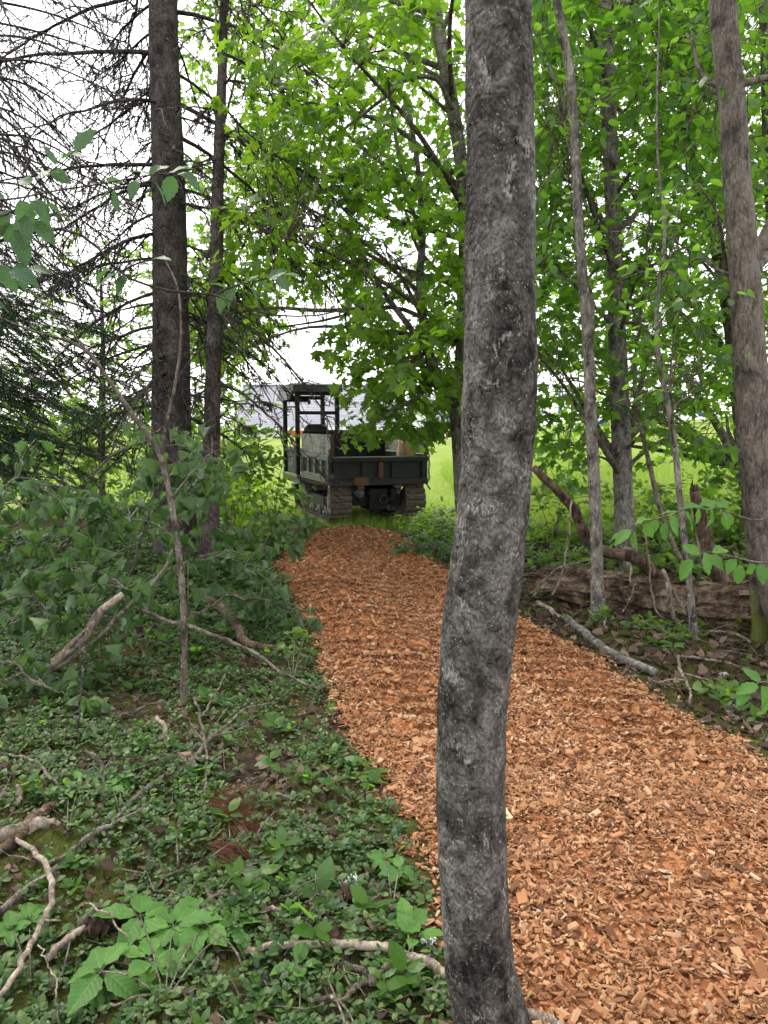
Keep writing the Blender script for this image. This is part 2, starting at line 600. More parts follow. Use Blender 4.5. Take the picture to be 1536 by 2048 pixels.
def PZ(x, y):
    """top of the bark-chip path: a low bed with cross ridges pressed in by tracks"""
    w = on_path(x, y)
    xc = (XL(y) + XR(y)) / 2
    lane = np.exp(-((np.abs(x - xc - .05) - .52) / .33) ** 2)
    ph = (y + .12 * (x - xc) + .02 * nB(x, y)) / .19
    ph = ph - np.floor(ph)
    rid = lane * sstep(2.8, 4.5, y) * (.03 + .022 * sstep(4.5, 6.5, y)) * (sstep(0, .18, ph) * (1 - sstep(.3, 1, ph)) * 2 - .8)
    return G(x, y) - .035 + .075 * sstep(-.06, .22, w) + rid + .012 * nB(x + 9, y) + .006 * nC(x, y) - .015 * lane


xs = np.r_[-np.geomspace(700, 6.3, 34), np.arange(-6, 6.01, .09), np.geomspace(6.3, 700, 34)]
ys = np.r_[-np.geomspace(300, 1.2, 14), np.arange(-1, 13.01, .08), np.geomspace(13.3, 1500, 60)]
X, Y = np.meshgrid(xs, ys)
Z = G(X, Y)
pz_in = on_path(X, Y)
Z = Z - .03 * sstep(.05, .2, pz_in)


def grid_tris(r, c):
    i, j = np.meshgrid(np.arange(r - 1), np.arange(c - 1), indexing='ij')
    a = i * c + j
    return np.concatenate([np.stack([a, a + 1, a + c + 1], -1).reshape(-1, 3), np.stack([a, a + c + 1, a + c], -1).reshape(-1, 3)])


tag(MB().add(np.stack([X, Y, Z], -1), grid_tris(*X.shape)).build('ground', M['ground']), kind='structure')

py_ = np.arange(.9, PL[0, 1] + .15, .028)
ps = np.linspace(-.06, 1.06, 60)
Yp, S = np.meshgrid(py_, ps, indexing='ij')
Xp = XL(Yp) + S * (XR(Yp) - XL(Yp))
Zp = PZ(Xp, Yp)
Zp = np.where(on_path(Xp, Yp) < -.03, Zp - .03, Zp)
T = grid_tris(*Yp.shape)[:, ::-1]
tag(MB().add(np.stack([Xp, Yp, Zp], -1), T).build('path', M['path']), kind='structure')


def rot(yaw, pitch, roll):
    cy, sy, cp_, sp_, cr, sr = np.cos(yaw), np.sin(yaw), np.cos(pitch), np.sin(pitch), np.cos(roll), np.sin(roll)
    m = np.empty((len(yaw), 3, 3))
    m[:, 0] = np.stack([cy * cp_, cy * sp_ * sr - sy * cr, cy * sp_ * cr + sy * sr], -1)
    m[:, 1] = np.stack([sy * cp_, sy * sp_ * sr + cy * cr, sy * sp_ * cr - cy * sr], -1)
    m[:, 2] = np.stack([-sp_, cp_ * sr, cp_ * cr], -1)
    return m


def chips(n, y0, y1, size, lift):
    y = y0 + (y1 - y0) * rng.random(n) ** 1.15
    a, b = XL(y), XR(y)
    s = rng.random(n)
    x = a + s * (b - a) + rng.normal(0, .035, n) + .06 * nB(y * 2, s * 3)
    ok = (x > -4) & (np.abs(x) < .56 * y + .7)
    x, y = x[ok], y[ok]
    n = len(x)
    Ls = size * np.exp(rng.normal(0, .44, n))
    sc = np.stack([Ls, Ls * rng.uniform(.18, .62, n), Ls * rng.uniform(.07, .2, n)], -1)
    big = rng.random(n) < .018
    sc[big] *= 1.6
    R = rot(rng.uniform(0, 6.28, n), rng.normal(0, .42, n), rng.normal(0, .5, n))
    Mx = R * sc[:, None, :]
    z = np.maximum(PZ(x, y), G(x, y)) + lift * rng.random(n) + .004
    return Mx, np.stack([x, y, z], -1)


CV = np.array([(-.5, -.5, -.5), (.42, -.5, -.5), (.5, .5, -.5), (-.36, .46, -.5), (-.46, -.42, .5), (.5, -.36, .5), (.40, .44, .5), (-.5, .36, .5)])
cm = MB()
for args in [(26000, 1.6, 3.4, .0178, .014), (25000, 3.0, 5.2, .0195, .014), (17000, 5.0, 7.6, .0215, .012), (16000, 7.2, 11.75, .0235, .012)]:
    Mx, L = chips(*args)
    cm.inst(CV, BOXT[2:], Mx, L)
tag(cm.build('wood_chips', M['chip'], smooth=False), 'orange brown wood chips strewn over the winding path', 'wood chips', kind='stuff')

# ------------------------------------------------------------------ leaf shapes: base at the origin, along +Y, face +Z
def fan(outline, cen, cup=.25):
    o = np.asarray(outline, float)
    V = np.vstack([cen, o])
    z = -cup * ((V[:, 0] - cen[0]) ** 2 + .8 * (V[:, 1] - cen[1]) ** 2)
    V = np.column_stack([V, z])
    n = len(o)
    T = np.array([(0, 1 + k, 1 + (k + 1) % n) for k in range(n)])
    return V, T


_mh = [(.0, .0), (.34, .0), (.24, .19), (.54, .46), (.35, .49), (.17, .52), (.21, .73), (.10, .75)]
MAPLE = fan([(x, y) for x, y in _mh] + [(0, 1.)] + [(-x, y) for x, y in _mh[:0:-1]], (0, .36))
_oh = [(.0, .0), (.17, .12), (.29, .36), (.25, .62), (.11, .86)]
OVATE = fan(_oh + [(0, 1.)] + [(-x, y) for x, y in _oh[:0:-1]], (0, .45), .3)
_sh = [(.0, .0), (.27, .30), (.26, .66)]
SMALL = fan(_sh + [(0, 1.)] + [(-x, y) for x, y in _sh[:0:-1]], (0, .5), .5)
NEEDLE = (np.array([(-.5, 0, 0), (.5, 0, 0), (0, 1., 0)]), np.array([(0, 1, 2)]))


def leaf_basis(ydir, up):
    yv = nrm(ydir)
    zv = nrm(up - yv * (up * yv).sum(-1, keepdims=True))
    xv = np.cross(yv, zv)
    return np.stack([xv, yv, zv], -1)


def leaf_sprays(mb, centers, dirs, length, nleaf, size, tmpl, tilt=.55, droop=.35, spread=.8):
    """flat sprays of leaves on both sides of twigs that start at centers and run along dirs"""
    m = len(centers)
    d = nrm(dirs)
    s = nrm(np.cross(d, np.array((0, 0, 1.))) + 1e-6)
    t = np.clip((np.arange(nleaf) + .5) / nleaf * 1.0 + rng.normal(0, .05, (m, nleaf)), 0, 1.05)
    side = np.where(np.arange(nleaf) % 2 == 0, 1., -1.)[None, :] * rng.uniform(.3, 1.2, (m, nleaf))
    Lm = np.asarray(length).reshape(-1, 1) * np.ones((m, 1))
    P = centers[:, None] + d[:, None] * (t * Lm)[..., None] + s[:, None] * (side * .16 * Lm * (1.1 - .5 * t))[..., None]
    P[..., 2] -= .18 * Lm * t ** 2
    P += rng.normal(0, .03, P.shape)
    yd = d[:, None] * .6 + s[:, None] * (side * spread)[..., None] + rng.normal(0, .3, P.shape)
    yd[..., 2] -= droop + .2 * rng.random((m, nleaf))
    up = np.array((0, 0, 1.)) + rng.normal(0, tilt, P.shape)
    B = leaf_basis(yd.reshape(-1, 3), up.reshape(-1, 3))
    sz = size * rng.uniform(.65, 1.25, m * nleaf)
    B = B * sz[:, None, None]
    B[:, :, 0] *= rng.uniform(.8, 1.1, m * nleaf)[:, None]
    mb.inst(tmpl[0], tmpl[1], B, P.reshape(-1, 3))


# ------------------------------------------------------------------ lawn and tall grass
def blades(mb, x, y, h, w, lean=.35):
    n = len(x)
    a = rng.uniform(0, 6.28, n)
    l = np.abs(rng.normal(0, lean, n))
    yd = np.stack([np.cos(a) * l, np.sin(a) * l, np.ones(n)], -1)
    up = np.stack([rng.normal(size=n), rng.normal(size=n), np.zeros(n)], -1)
    B = leaf_basis(yd, up)
    B = B * np.stack([w * np.ones(n), h * np.ones(n), np.ones(n)], -1)[:, None, :]
    mb.inst(NEEDLE[0], NEEDLE[1], B, np.stack([x, y, G(x, y) - .01], -1))


gm = MB()
n = 60000
yy = 12.0 + 14 * rng.random(n) ** 1.4
xx = rng.uniform(-.40, .42, n) * yy
blades(gm, xx, yy, .05 + .06 * rng.random(n), .011)
n = 15000
yy = 11.7 + 3 * rng.random(n)
xx = rng.uniform(-.2, .55, n) * yy
k_ = nA(xx * 2, yy * 2) > -.1
blades(gm, xx[k_], yy[k_], .10 + .16 * rng.random(k_.sum()), .012, .5)
tag(gm.build('lawn_grass', M['grass'], smooth=False), 'short bright green lawn grass around the dumper', 'grass', kind='stuff')
gm = MB()
n = 42000
yy = 10.2 + 12 * rng.random(n)
xx = 1.6 + (yy * .56 - 1.2) * rng.random(n)
blades(gm, xx, yy, (.22 + .5 * rng.random(n)) * (.55 + .45 * sstep(10, 13, yy)), .016, .35)
tag(gm.build('meadow_grass', M['grass'], smooth=False), 'tall pale green meadow grass behind the right-hand trunks', 'grass', kind='stuff')

# ------------------------------------------------------------------ buildings and play things beyond the lawn
def shingle_mat():
    k = NT('shingle')
    v = k.pos((1, 1, 1), False)
    b = k.n('TexBrick')
    mp = k.n('Mapping')
    k.set(mp.inputs['Vector'], v)
    mp.inputs['Rotation'].default_value = (math.radians(90), 0, 0)
    k.set(b.inputs['Vector'], mp.outputs['Vector'])
    b.inputs['Scale'].default_value = 1
    b.inputs['Brick Width'].default_value = .9
    b.inputs['Row Height'].default_value = .19
    b.inputs['Mortar Size'].default_value = .006
    b.inputs['Color1'].default_value = (.19, .19, .225, 1)
    b.inputs['Color2'].default_value = (.32, .32, .365, 1)
    b.inputs['Mortar'].default_value = (.12, .12, .145, 1)
    return k.done(k.bsdf(k.mix(k.noise(v, 1.5, 4), b.outputs['Color'], (.29, .29, .335)), .9, .2))


M['shingle'] = shingle_mat()
M['white_wall'] = plain('white_wall', (.72, .72, .74), .7, .2, 0, .1, 2)
M['red_paint'] = plain('red_paint', (.45, .05, .04), .5, .3, 0, .1, 3)
M['blue_paint'] = plain('blue_paint', (.03, .16, .55), .45, .4, 0, .1, 3)
M['glass'] = plain('glass', (.05, .06, .07), .1, .6, 0, .1, 3)

hz = -1.7
hr = root('shingled_house', 'low white house under a pale lavender-grey shingle roof across the lawn', 'house', (-5, 60, hz))
hx0, hx1, ey, ry = -10.9, 1.2, 56.0, 60.6
ez, rz = 1.28, 4.55
MB().box(((hx0 + hx1) / 2, 60.6, (hz + ez) / 2), (hx1 - hx0 - .6, 8.4, ez - hz)).build('wall', M['white_wall'], hr, False)
rm = MB()
NC = 26
for sgn in (1, -1):
    for c in range(NC):
        a0, a1 = c / NC, (c + 1) / NC
        y0, y1 = ry + sgn * (ey - ry) * (1 - a0), ry + sgn * (ey - ry) * (1 - a1)
        z0, z1 = ez + (rz - ez) * a0, ez + (rz - ez) * a1
        V = [(hx0, y0, z0 + .035), (hx1, y0, z0 + .035), (hx1, y1, z1), (hx0, y1, z1), (hx0, y0, z0 - .05), (hx1, y0, z0 - .05), (hx1, y1, z1 - .1), (hx0, y1, z1 - .1)]
        rm.add(V, BOXT[:, ::-1] if sgn < 0 else BOXT)
roof = rm.build('roof', M['shingle'], hr, False)
MB().box(((hx0 + hx1) / 2, ry, rz + .03), (hx1 - hx0, .35, .1)).build('ridge_cap', M['shingle'], roof, False)
MB().box(((hx0 + hx1) / 2, ey - .03, ez - .06), (hx1 - hx0 + .1, .05, .22)).build('fascia', M['white_wall'], roof, False)
MB().box((-4.3, ey - .09, ez - .30), (5.2, .12, .30)).build('awning', M['red_paint'], hr, False)
for wx in (-9.4, -7.6, -1.4):
    w_ = MB().box((wx, 56.37, .25), (1.1, .06, 1.1)).build('window', M['white_wall'], hr, False)
    MB().box((wx, 56.32, .25), (.9, .06, .9)).build('pane', M['glass'], w_, False)
gx = 0
for sx_ in (hx0 + .3, hx1 - .3):
    MB().prism([(56.4, ez), (64.8, ez), (60.6, rz - .1)], 0, sx_ - .02, sx_ + .02).build('gable', M['white_wall'], hr, False)

ws = root('white_shed', 'long white shed at the far edge of the lawn behind the swing frame', 'shed', (5.6, 52, -.4))
MB().box((6.0, 52.5, 1.0), (8.6, 4, 2.9)).build('wall', M['white_wall'], ws, False)
MB().prism([(50.2, 2.46), (54.8, 2.46), (52.5, 3.4)], 0, 1.5, 10.5).build('roof', M['shingle'], ws, False)
for wx in (3.1, 5.4, 8.0):
    d_ = MB().box((wx, 50.47, 1.15), (.8, .05, .9)).build('window', M['glass'], ws, False)
sw = root('swing_frame', 'red A-frame swing stand in front of the white shed', 'swing set', (4.0, 44, .6))
for xo in (3.2, 5.3):
    for s_ in (-1, 1):
        MB().tube([(xo + s_ * .5, 44 + .2 * s_, .3), (xo, 44, 2.4)], .045, 8).build('leg', M['red_paint'], sw)
MB().tube([(3.05, 44, 2.4), (5.45, 44, 2.4)], .045, 8).build('top_bar', M['red_paint'], sw)
for xo in (3.9, 4.6):
    s_ = MB().box((xo, 44, 1.05), (.42, .18, .04)).build('seat', M['blue_paint'], sw, False)
    m_ = MB()
    for q in (-.18, .18):
        m_.tube([(xo + q, 44, 1.05), (xo + q, 44, 2.4)], .012, 5)
    m_.build('chain', M['steel_dark'], s_)


def slide(loc, label):
    x, y = loc
    z = float(G(x, y))
    r = root('play_slide', label, 'slide', (x, y, z), 'blue slides on the far lawn')
    for a in (-.3, .3):
        MB().box((x + a, y, z + .9), (.1, .1, 1.8)).build('post', M['blue_paint'], r, False)
    MB().box((x, y, z + 1.2), (.7, .7, .07)).build('platform', M['white_wall'], r, False)
    P = crs([(x + .3, y, z + 1.24), (x + .8, y, z + .95), (x + 1.4, y, z + .35), (x + 1.9, y, z + .2)], 12)
    m = MB()
    for k in range(11):
        a, b = P[k], P[k + 1]
        m.add([a + (0, -.25, 0), a + (0, .25, 0), b + (0, .25, 0), b + (0, -.25, 0), a + (0, -.25, .14), a + (0, .25, .14), b + (0, .25, .14), b + (0, -.25, .14)],
              [(0, 1, 2), (0, 2, 3), (0, 3, 7), (0, 7, 4), (1, 5, 6), (1, 6, 2)])
    m.build('chute', M['blue_paint'], r, False)
    m = MB()
    for q in range(5):
        m.box((x - .36, y, z + .2 + q * .22), (.03, .6, .03))
    m.build('ladder', M['red_paint'], r, False)


slide((2.6, 42.0), 'small blue slide standing just left of the red swing stand')
slide((8.6, 37.0), 'blue slide showing between leaves right of the nearest trunk')
slide((13.2, 36.0), 'blue slide on the rise seen between the two right-hand saplings')

# ------------------------------------------------------------------ the tracked dumper
TH = math.radians(20)
VX, VY = -.075, 12.36
dump = root('tracked_dumper', 'dark green tracked dumper with canopy frame parked at the end of the path', 'dumper', (VX, VY, 0))
dump.rotation_euler = (0, 0, TH)


def part(name, mb, mat, parent, smooth=False, bv=.006):
    o = mb.build(name, M[mat], parent, smooth, local=True)
    if bv:
        bevel(o, bv)
    return o


# tracks: belt > pads, wheels
TR, TL = .30, 2.45            # end radius, length
PADV = MB().box((0, 0, .012), (.35, .088, .024)).box((0, 0, .034), (.35, .030, .030), taper=(1, .6))
PADV.box((-.09, .02, .03), (.05, .05, .02)).box((.09, .02, .03), (.05, .05, .02))
pad_me = PADV.mesh('track_pad', None, False)
for sx_ in (-1, 1):
    cx = sx_ * .635
    y0, y1 = TR, TL - TR
    per = 2 * (y1 - y0) + 2 * math.pi * TR

    def track_pt(s):
        s = s % per
        L_ = y1 - y0
        if s < L_:
            return y0 + s, 0.0, (1, 0)
        s -= L_
        if s < math.pi * TR:
            a = s / TR
            return y1 + TR * math.sin(a), TR - TR * math.cos(a), (math.cos(a), math.sin(a))
        s -= math.pi * TR
        if s < L_:
            return y1 - s, 2 * TR - .025 * math.sin(math.pi * s / L_), (-1, 0)
        s -= L_
        a = s / TR
        return y0 - TR * math.sin(a), TR + TR * math.cos(a), (-math.cos(a), -math.sin(a))
    pts = [track_pt(per * k / 120) for k in range(120)]
    b = MB()
    V, TT = [], []
    for (yy_, zz_, (ty, tz)) in pts:
        ny, nz_ = tz, -ty
        for off in (-.018, -.045):
            V.append((cx - .165, yy_ + ny * off, zz_ + nz_ * off + .05))
            V.append((cx + .165, yy_ + ny * off, zz_ + nz_ * off + .05))
    for k in range(120):
        a, c = 4 * k, 4 * ((k + 1) % 120)
        TT += [(a, a + 1, c + 1), (a, c + 1, c), (a + 2, c + 2, c + 3), (a + 2, c + 3, a + 3), (a, c, c + 2), (a, c + 2, a + 2), (a + 1, a + 3, c + 3), (a + 1, c + 3, c + 1)]
    b.add(V, TT)
    belt = part('track', b, 'rubber', dump, True, 0)
    NP = 56
    for k in range(NP):
        yy_, zz_, (ty, tz) = track_pt(per * (k + .5) / NP)
        o = link('track_pad', pad_me, M['track_mud'], belt)
        yv, zv = Vector((0, ty, tz)), Vector((0, tz, -ty))
        xv = yv.cross(zv)
        o.matrix_basis = Matrix(((xv.x, yv.x, zv.x, cx), (xv.y, yv.y, zv.y, yy_ - zv.y * .018), (xv.z, yv.z, zv.z, zz_ + .05 - zv.z * .018), (0, 0, 0, 1)))
    ox = cx

    def wheel(name, y, z, r, wd, mat, hub=.4):
        m = MB()
        P = [(ox - wd / 2, y, z), (ox - wd / 2 + .004, y, z), (ox + wd / 2 - .004, y, z), (ox + wd / 2, y, z)]
        m.tube(P, [r * .96, r, r, r * .96], 28)
        m.tube([(ox + sx_ * (wd / 2 - .02), y, z), (ox + sx_ * (wd / 2 + .03), y, z), (ox + sx_ * (wd / 2 + .04), y, z)], [r * hub, r * hub, r * hub * .6], 18)
        for q in range(6):
            a = q * math.pi / 3
            m.tube([(ox + sx_ * wd / 2, y + math.cos(a) * r * .62, z + math.sin(a) * r * .62), (ox + sx_ * (wd / 2 + .015), y + math.cos(a) * r * .62, z + math.sin(a) * r * .62)], r * .07, 6)
        part(name, m, mat, belt, False, 0)
    wheel('sprocket', y1, TR + .05, .225, .20, 'mud_metal')
    wheel('idler_wheel', y0, TR + .05, .20, .20, 'mud_metal')
    for q in range(4):
        wheel('road_wheel', y0 + .28 + q * (y1 - y0 - .56) / 3, .155, .095, .21, 'mud_metal')
    wheel('top_roller', (y0 + y1) / 2, .52, .06, .2, 'mud_metal')
    fr = MB().box((cx, (y0 + y1) / 2, .33), (.16, y1 - y0 - .2, .14)).box((ox + sx_ * .08, (y0 + y1) / 2, .29), (.03, y1 - y0 - .5, .16))
    fr.box((ox + sx_ * .10, y0 + .45, .33), (.03, .24, .10)).box((ox + sx_ * .10, y1 - .4, .33), (.03, .2, .12))
    part('track_frame', fr, 'steel_dark', belt)

# chassis between the tracks
ch = MB().box((0, 1.3, .42), (.86, 2.3, .26)).box((0, .30, .40), (.30, .5, .34)).box((-.27, .22, .47), (.10, .3, .20)).box((.27, .22, .47), (.10, .3, .20))
for q in (.5, 1.2, 1.9):
    ch.box((0, q, .36), (1.2, .12, .12))
part('chassis', ch, 'black', dump)
cy = MB().tube([(-.30, .06, .50), (-.30, .42, .50)], .07, 16)
cy.tube([(-.30, .02, .50), (-.30, .06, .50)], .04, 12)
part('hydraulic_cylinder', cy, 'steel_pale', dump, True, 0)
hk = MB()
P = crs([(.12, .02, .46), (.12, -.03, .40), (.06, -.05, .34), (.0, -.03, .36), (.02, -.03, .44), (.08, -.02, .47)], 20)
hk.tube(P, .016, 8)
part('tow_hook', hk, 'steel_dark', dump, True, 0)
hs = MB()
for q in range(4):
    hs.tube(crs([(-.2 + q * .1, .25, .56), (-.15 + q * .12, .04, .48 - .03 * q), (-.05 + q * .13, .12, .38), (.1 + q * .05, .4, .45)], 14), .016, 7)
part('hydraulic_hoses', hs, 'rubber', dump, True, 0)
part('axle_guard', MB().box((.33, .12, .57), (.1, .03, .08)).box((.36, .10, .50), (.05, .05, .05)), 'steel_pale', dump)

# dump bed
BX, BY0, BY1, BZ, BT = .80, -.03, 1.86, .66, 1.11
bed = part('bed_floor', MB().box((0, (BY0 + BY1) / 2, BZ + .02), (2 * BX - .08, BY1 - BY0 - .1, .05)).box((-.35, .95, BZ - .06), (.1, 1.8, .1)).box((.35, .95, BZ - .06), (.1, 1.8, .1)), 'steel_dark', dump)
for s_ in (-1, 1):
    m = MB().box((s_ * (BX - .02), (BY0 + BY1) / 2, (BZ + BT) / 2), (.03, BY1 - BY0 - .08, BT - BZ))
    sp_ = part('side_panel', m, 'steel_green', dump)
    for zz, hh in ((BT - .045, .09), (BZ + .06, .12)):
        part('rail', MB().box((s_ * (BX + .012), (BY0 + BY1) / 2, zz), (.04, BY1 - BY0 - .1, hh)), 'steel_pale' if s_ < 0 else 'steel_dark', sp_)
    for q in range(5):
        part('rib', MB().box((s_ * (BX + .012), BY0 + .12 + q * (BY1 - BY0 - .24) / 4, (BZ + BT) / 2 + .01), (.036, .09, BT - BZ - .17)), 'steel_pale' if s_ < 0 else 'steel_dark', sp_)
    bo = part('side_board', MB().box((s_ * (BX - .015), (BY0 + BY1) / 2 + .01, BT + .165), (.045, BY1 - BY0 - .06, .31)), 'board', dump)
    bo['label'] = 'weathered grey plank raising the bed side'
    part('end_strap', MB().box((s_ * (BX - .015), BY0 + .0, BT + .12), (.055, .03, .42)), 'steel_rust', bo)
part('bulkhead', MB().box((0, BY1 - .01, (BZ + 1.47) / 2), (2 * BX - .03, .04, 1.47 - BZ)).box((0, BY1 - .01, 1.47), (2 * BX - .1, .07, .05)), 'black', dump)
tg = part('tailgate', MB().box((0, BY0, (BZ + BT) / 2 - .02), (2 * BX + .02, .03, BT - BZ)), 'steel_tail', dump)
part('top_rail', MB().box((0, BY0 - .040, BT - .065), (2 * BX + .03, .060, .075)), 'steel_dark', tg)
part('bottom_rail', MB().box((0, BY0 - .038, BZ + .02), (2 * BX + .02, .060, .09)), 'steel_dark', tg)
for q, (xx_, rust) in enumerate([(-.74, 0), (-.28, 0), (.0, 1), (.22, 0), (.74, 0)]):
    part('rib', MB().box((xx_, BY0 - .036, (BZ + BT) / 2 - .01), (.075, .054, BT - BZ - .20)), 'steel_rust' if rust else 'steel_dark', tg)
part('catch_plate', MB().box((-.33, BY0 - .072, BZ + .045), (.24, .010, .13)), 'steel_rust', tg)
part('hinge_bracket', MB().box((-.33, BY0 - .02, BZ - .05), (.12, .05, .06)).box((.30, BY0 - .02, BZ - .05), (.12, .05, .06)), 'steel_rust', tg)
for s_ in (-1, 1):
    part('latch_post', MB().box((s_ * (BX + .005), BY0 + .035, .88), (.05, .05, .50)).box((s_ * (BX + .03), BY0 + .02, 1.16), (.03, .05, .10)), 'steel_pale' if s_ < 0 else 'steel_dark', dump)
    m = MB()
    for q in range(13):
        c0 = np.array((s_ * (BX + .045), BY0 - .01 + .01 * math.sin(q), 1.10 - q * .033))
        th_ = np.linspace(0, 2 * math.pi, 11)
        e = (1, 0) if q % 2 else (0, 1)
        P = np.stack([c0[0] + e[0] * .014 * np.cos(th_), c0[1] + e[1] * .014 * np.cos(th_), c0[2] + .024 * np.sin(th_)], -1)
        m.tube(P, .006, 5, False)
    part('chain', m, 'steel_dark', dump, True, 0)
    part('latch_handle', MB().tube([(s_ * (BX + .02), BY0 + .05, BZ - .02), (s_ * (BX + .06), BY0 - .03, BZ - .12)], .014, 8), 'steel_pale', dump, True, 0)
m = MB()
for q in range(9):
    c0 = np.array((-(BX + .055), BY1 - .15, 1.08 - q * .036))
    th_ = np.linspace(0, 2 * math.pi, 11)
    m.tube(np.stack([c0[0] + 0 * th_, c0[1] + .016 * np.cos(th_), c0[2] + .026 * np.sin(th_)], -1), .007, 5, False)
part('chain', m, 'steel_dark', dump, True, 0)

# operator's station
part('platform', MB().box((-.42, 2.48, .66), (.94, 1.16, .07)).box((-.42, 2.48, .58), (.8, 1.0, .1)), 'steel_pale', dump)
part('engine_hood', MB().box((.40, 2.48, 1.0), (.80, 1.1, .72), taper=(.94, .94)), 'steel_green', dump, bv=.03)
part('side_console', MB().box((-.80, 2.52, .93), (.08, .62, .50)), 'steel_green', dump, bv=.02)
part('decal', MB().box((-.843, 2.42, .96), (.004, .10, .22)).box((-.843, 2.60, .86), (.004, .16, .06)), 'steel_pale', dump, bv=0)
seat = part('seat', MB().box((-.44, 2.40, 1.06), (.46, .46, .12)).box((-.44, 2.42, .85), (.3, .3, .32)), 'seat', dump, bv=.03)
bk = MB()
bk.prism([(-.66, 1.10), (-.22, 1.10), (-.215, 1.48), (-.25, 1.57), (-.32, 1.60), (-.56, 1.60), (-.63, 1.57), (-.665, 1.48)], 1, 2.18, 2.26)
part('backrest', bk, 'seat', seat, bv=.02)
posts = [(-.84, 2.0), (-.10, 2.0), (-.84, 2.98), (-.10, 2.98)]
for (x_, y_) in posts:
    part('canopy_post', MB().box((x_, y_, 1.42), (.075, .075, 1.50)), 'black', dump)
part('cross_bar', MB().box((-.47, 2.0, 1.80), (.67, .05, .06)), 'black', dump)
part('cross_bar', MB().box((-.84, 2.49, 1.12), (.05, .91, .05)), 'black', dump)
part('cross_bar', MB().box((-.47, 2.0, 2.145), (.67, .06, .07)), 'black', dump)
part('cross_bar', MB().box((-.47, 2.98, 2.10), (.67, .06, .07)), 'black', dump)
rf = MB()
pro = [(1.90, 2.17), (3.10, 2.17), (3.14, 2.22), (3.06, 2.29), (2.04, 2.33), (1.93, 2.30)]
rf.prism(pro, 0, -.93, -.01)
ro = part('canopy_roof', rf, 'steel_green', dump, bv=.02)
vs_ = MB()
vs_.add([(-.93, 2.0, 2.20), (-.93, 3.1, 2.20), (-.99, 3.1, 2.03), (-.99, 2.0, 2.03), (-.90, 2.0, 2.20), (-.90, 3.1, 2.20), (-.96, 3.1, 2.03), (-.96, 2.0, 2.03)], BOXT)
part('visor', vs_, 'steel_green', ro)
part('work_light', MB().box((-.62, 3.05, 2.07), (.5, .12, .10)).box((-.35, 3.05, 2.02), (.05, .06, .08)), 'black', ro)
part('control_lever', MB().tube([(-.30, 2.85, .7), (-.30, 2.80, 1.25)], .014, 8).tube([(-.30, 2.80, 1.24), (-.30, 2.79, 1.34)], .026, 8), 'black', dump, True, 0)

# cut log standing in the bed
cT, sT = math.cos(TH), math.sin(TH)


def vw(x, y, z):
    return np.array((VX + cT * x - sT * y, VY + sT * x + cT * y, z))


lg = root('log_round', 'short tan log round standing in the right rear of the dumper bed', 'log', vw(.55, .22, BZ + .05))
m = MB()
P = [vw(.55, .22, BZ + .046), vw(.555, .22, BZ + .25), vw(.55, .225, BZ + .45), vw(.57, .23, BZ + .66)]
m.tube(crs(P, 14), np.linspace(.165, .150, 14), 30, True, lambda th, u, P_: 1 + .04 * np.sin(3 * th) + .03 * np.sin(7 * th + 9 * u))
m.build('wood', M['plywood'], lg)
m = MB().tube([vw(.57, .23, BZ + .655), vw(.57, .23, BZ + .664)], [.135, .130], 26)
m.build('cut_face', M['twig_pale'], lg)

# ------------------------------------------------------------------ trees
def px_line(pts, D):
    """[(px, py, width in px[, D])] -> rows x, y, z, r"""
    out = []
    for p in pts:
        d = p[3] if len(p) > 3 else D
        w = at(p[0], p[1], d)
        out.append((*w, p[2] / 2 * (d * cP + (CAMZ - w[2]) * sP) / F))
    return np.array(out)


def trunk_rough(amp, seed, ks=(2, 3, 5, 9), zf=(3, 6, 12, 20), knots=()):
    r = np.random.default_rng(seed)
    ph = r.uniform(0, 6.28, (len(ks), 4))
    n3 = SN(9, 20, 3, seed)
    wr, wr2 = SN(12, 24, 3, seed + 1), SN(60, 24, 3, seed + 2)

    def f(th, u, P):
        z = P[:, 2][:, None]
        s = 0
        for i, k in enumerate(ks):
            s = s + np.sin(k * th + ph[i, 0] + 1.5 * np.sin(zf[i] * .7 * z + ph[i, 1])) * np.sin(zf[i] * z + ph[i, 2] + np.sin(th + ph[i, 3])) / (1 + i * .35)
        s = s * .5 + .8 * n3(np.cos(th) * .1, np.sin(th) * .1, z + 0 * th)
        s = 1 + amp * s
        for kz, ka, kh, kw, kt in knots:
            da = (th - ka + math.pi) % (2 * math.pi) - math.pi
            s = s + kh * np.exp(-((z - kz) / kw) ** 2 - (da / (kt * 2)) ** 2)
        if knots:
            s = s + .010 * wr(np.cos(th) * .35, np.sin(th) * .35, z * 2.2) + .006 * wr2(np.cos(th) * .12, np.sin(th) * .12, z * .5)
        return s
    return f


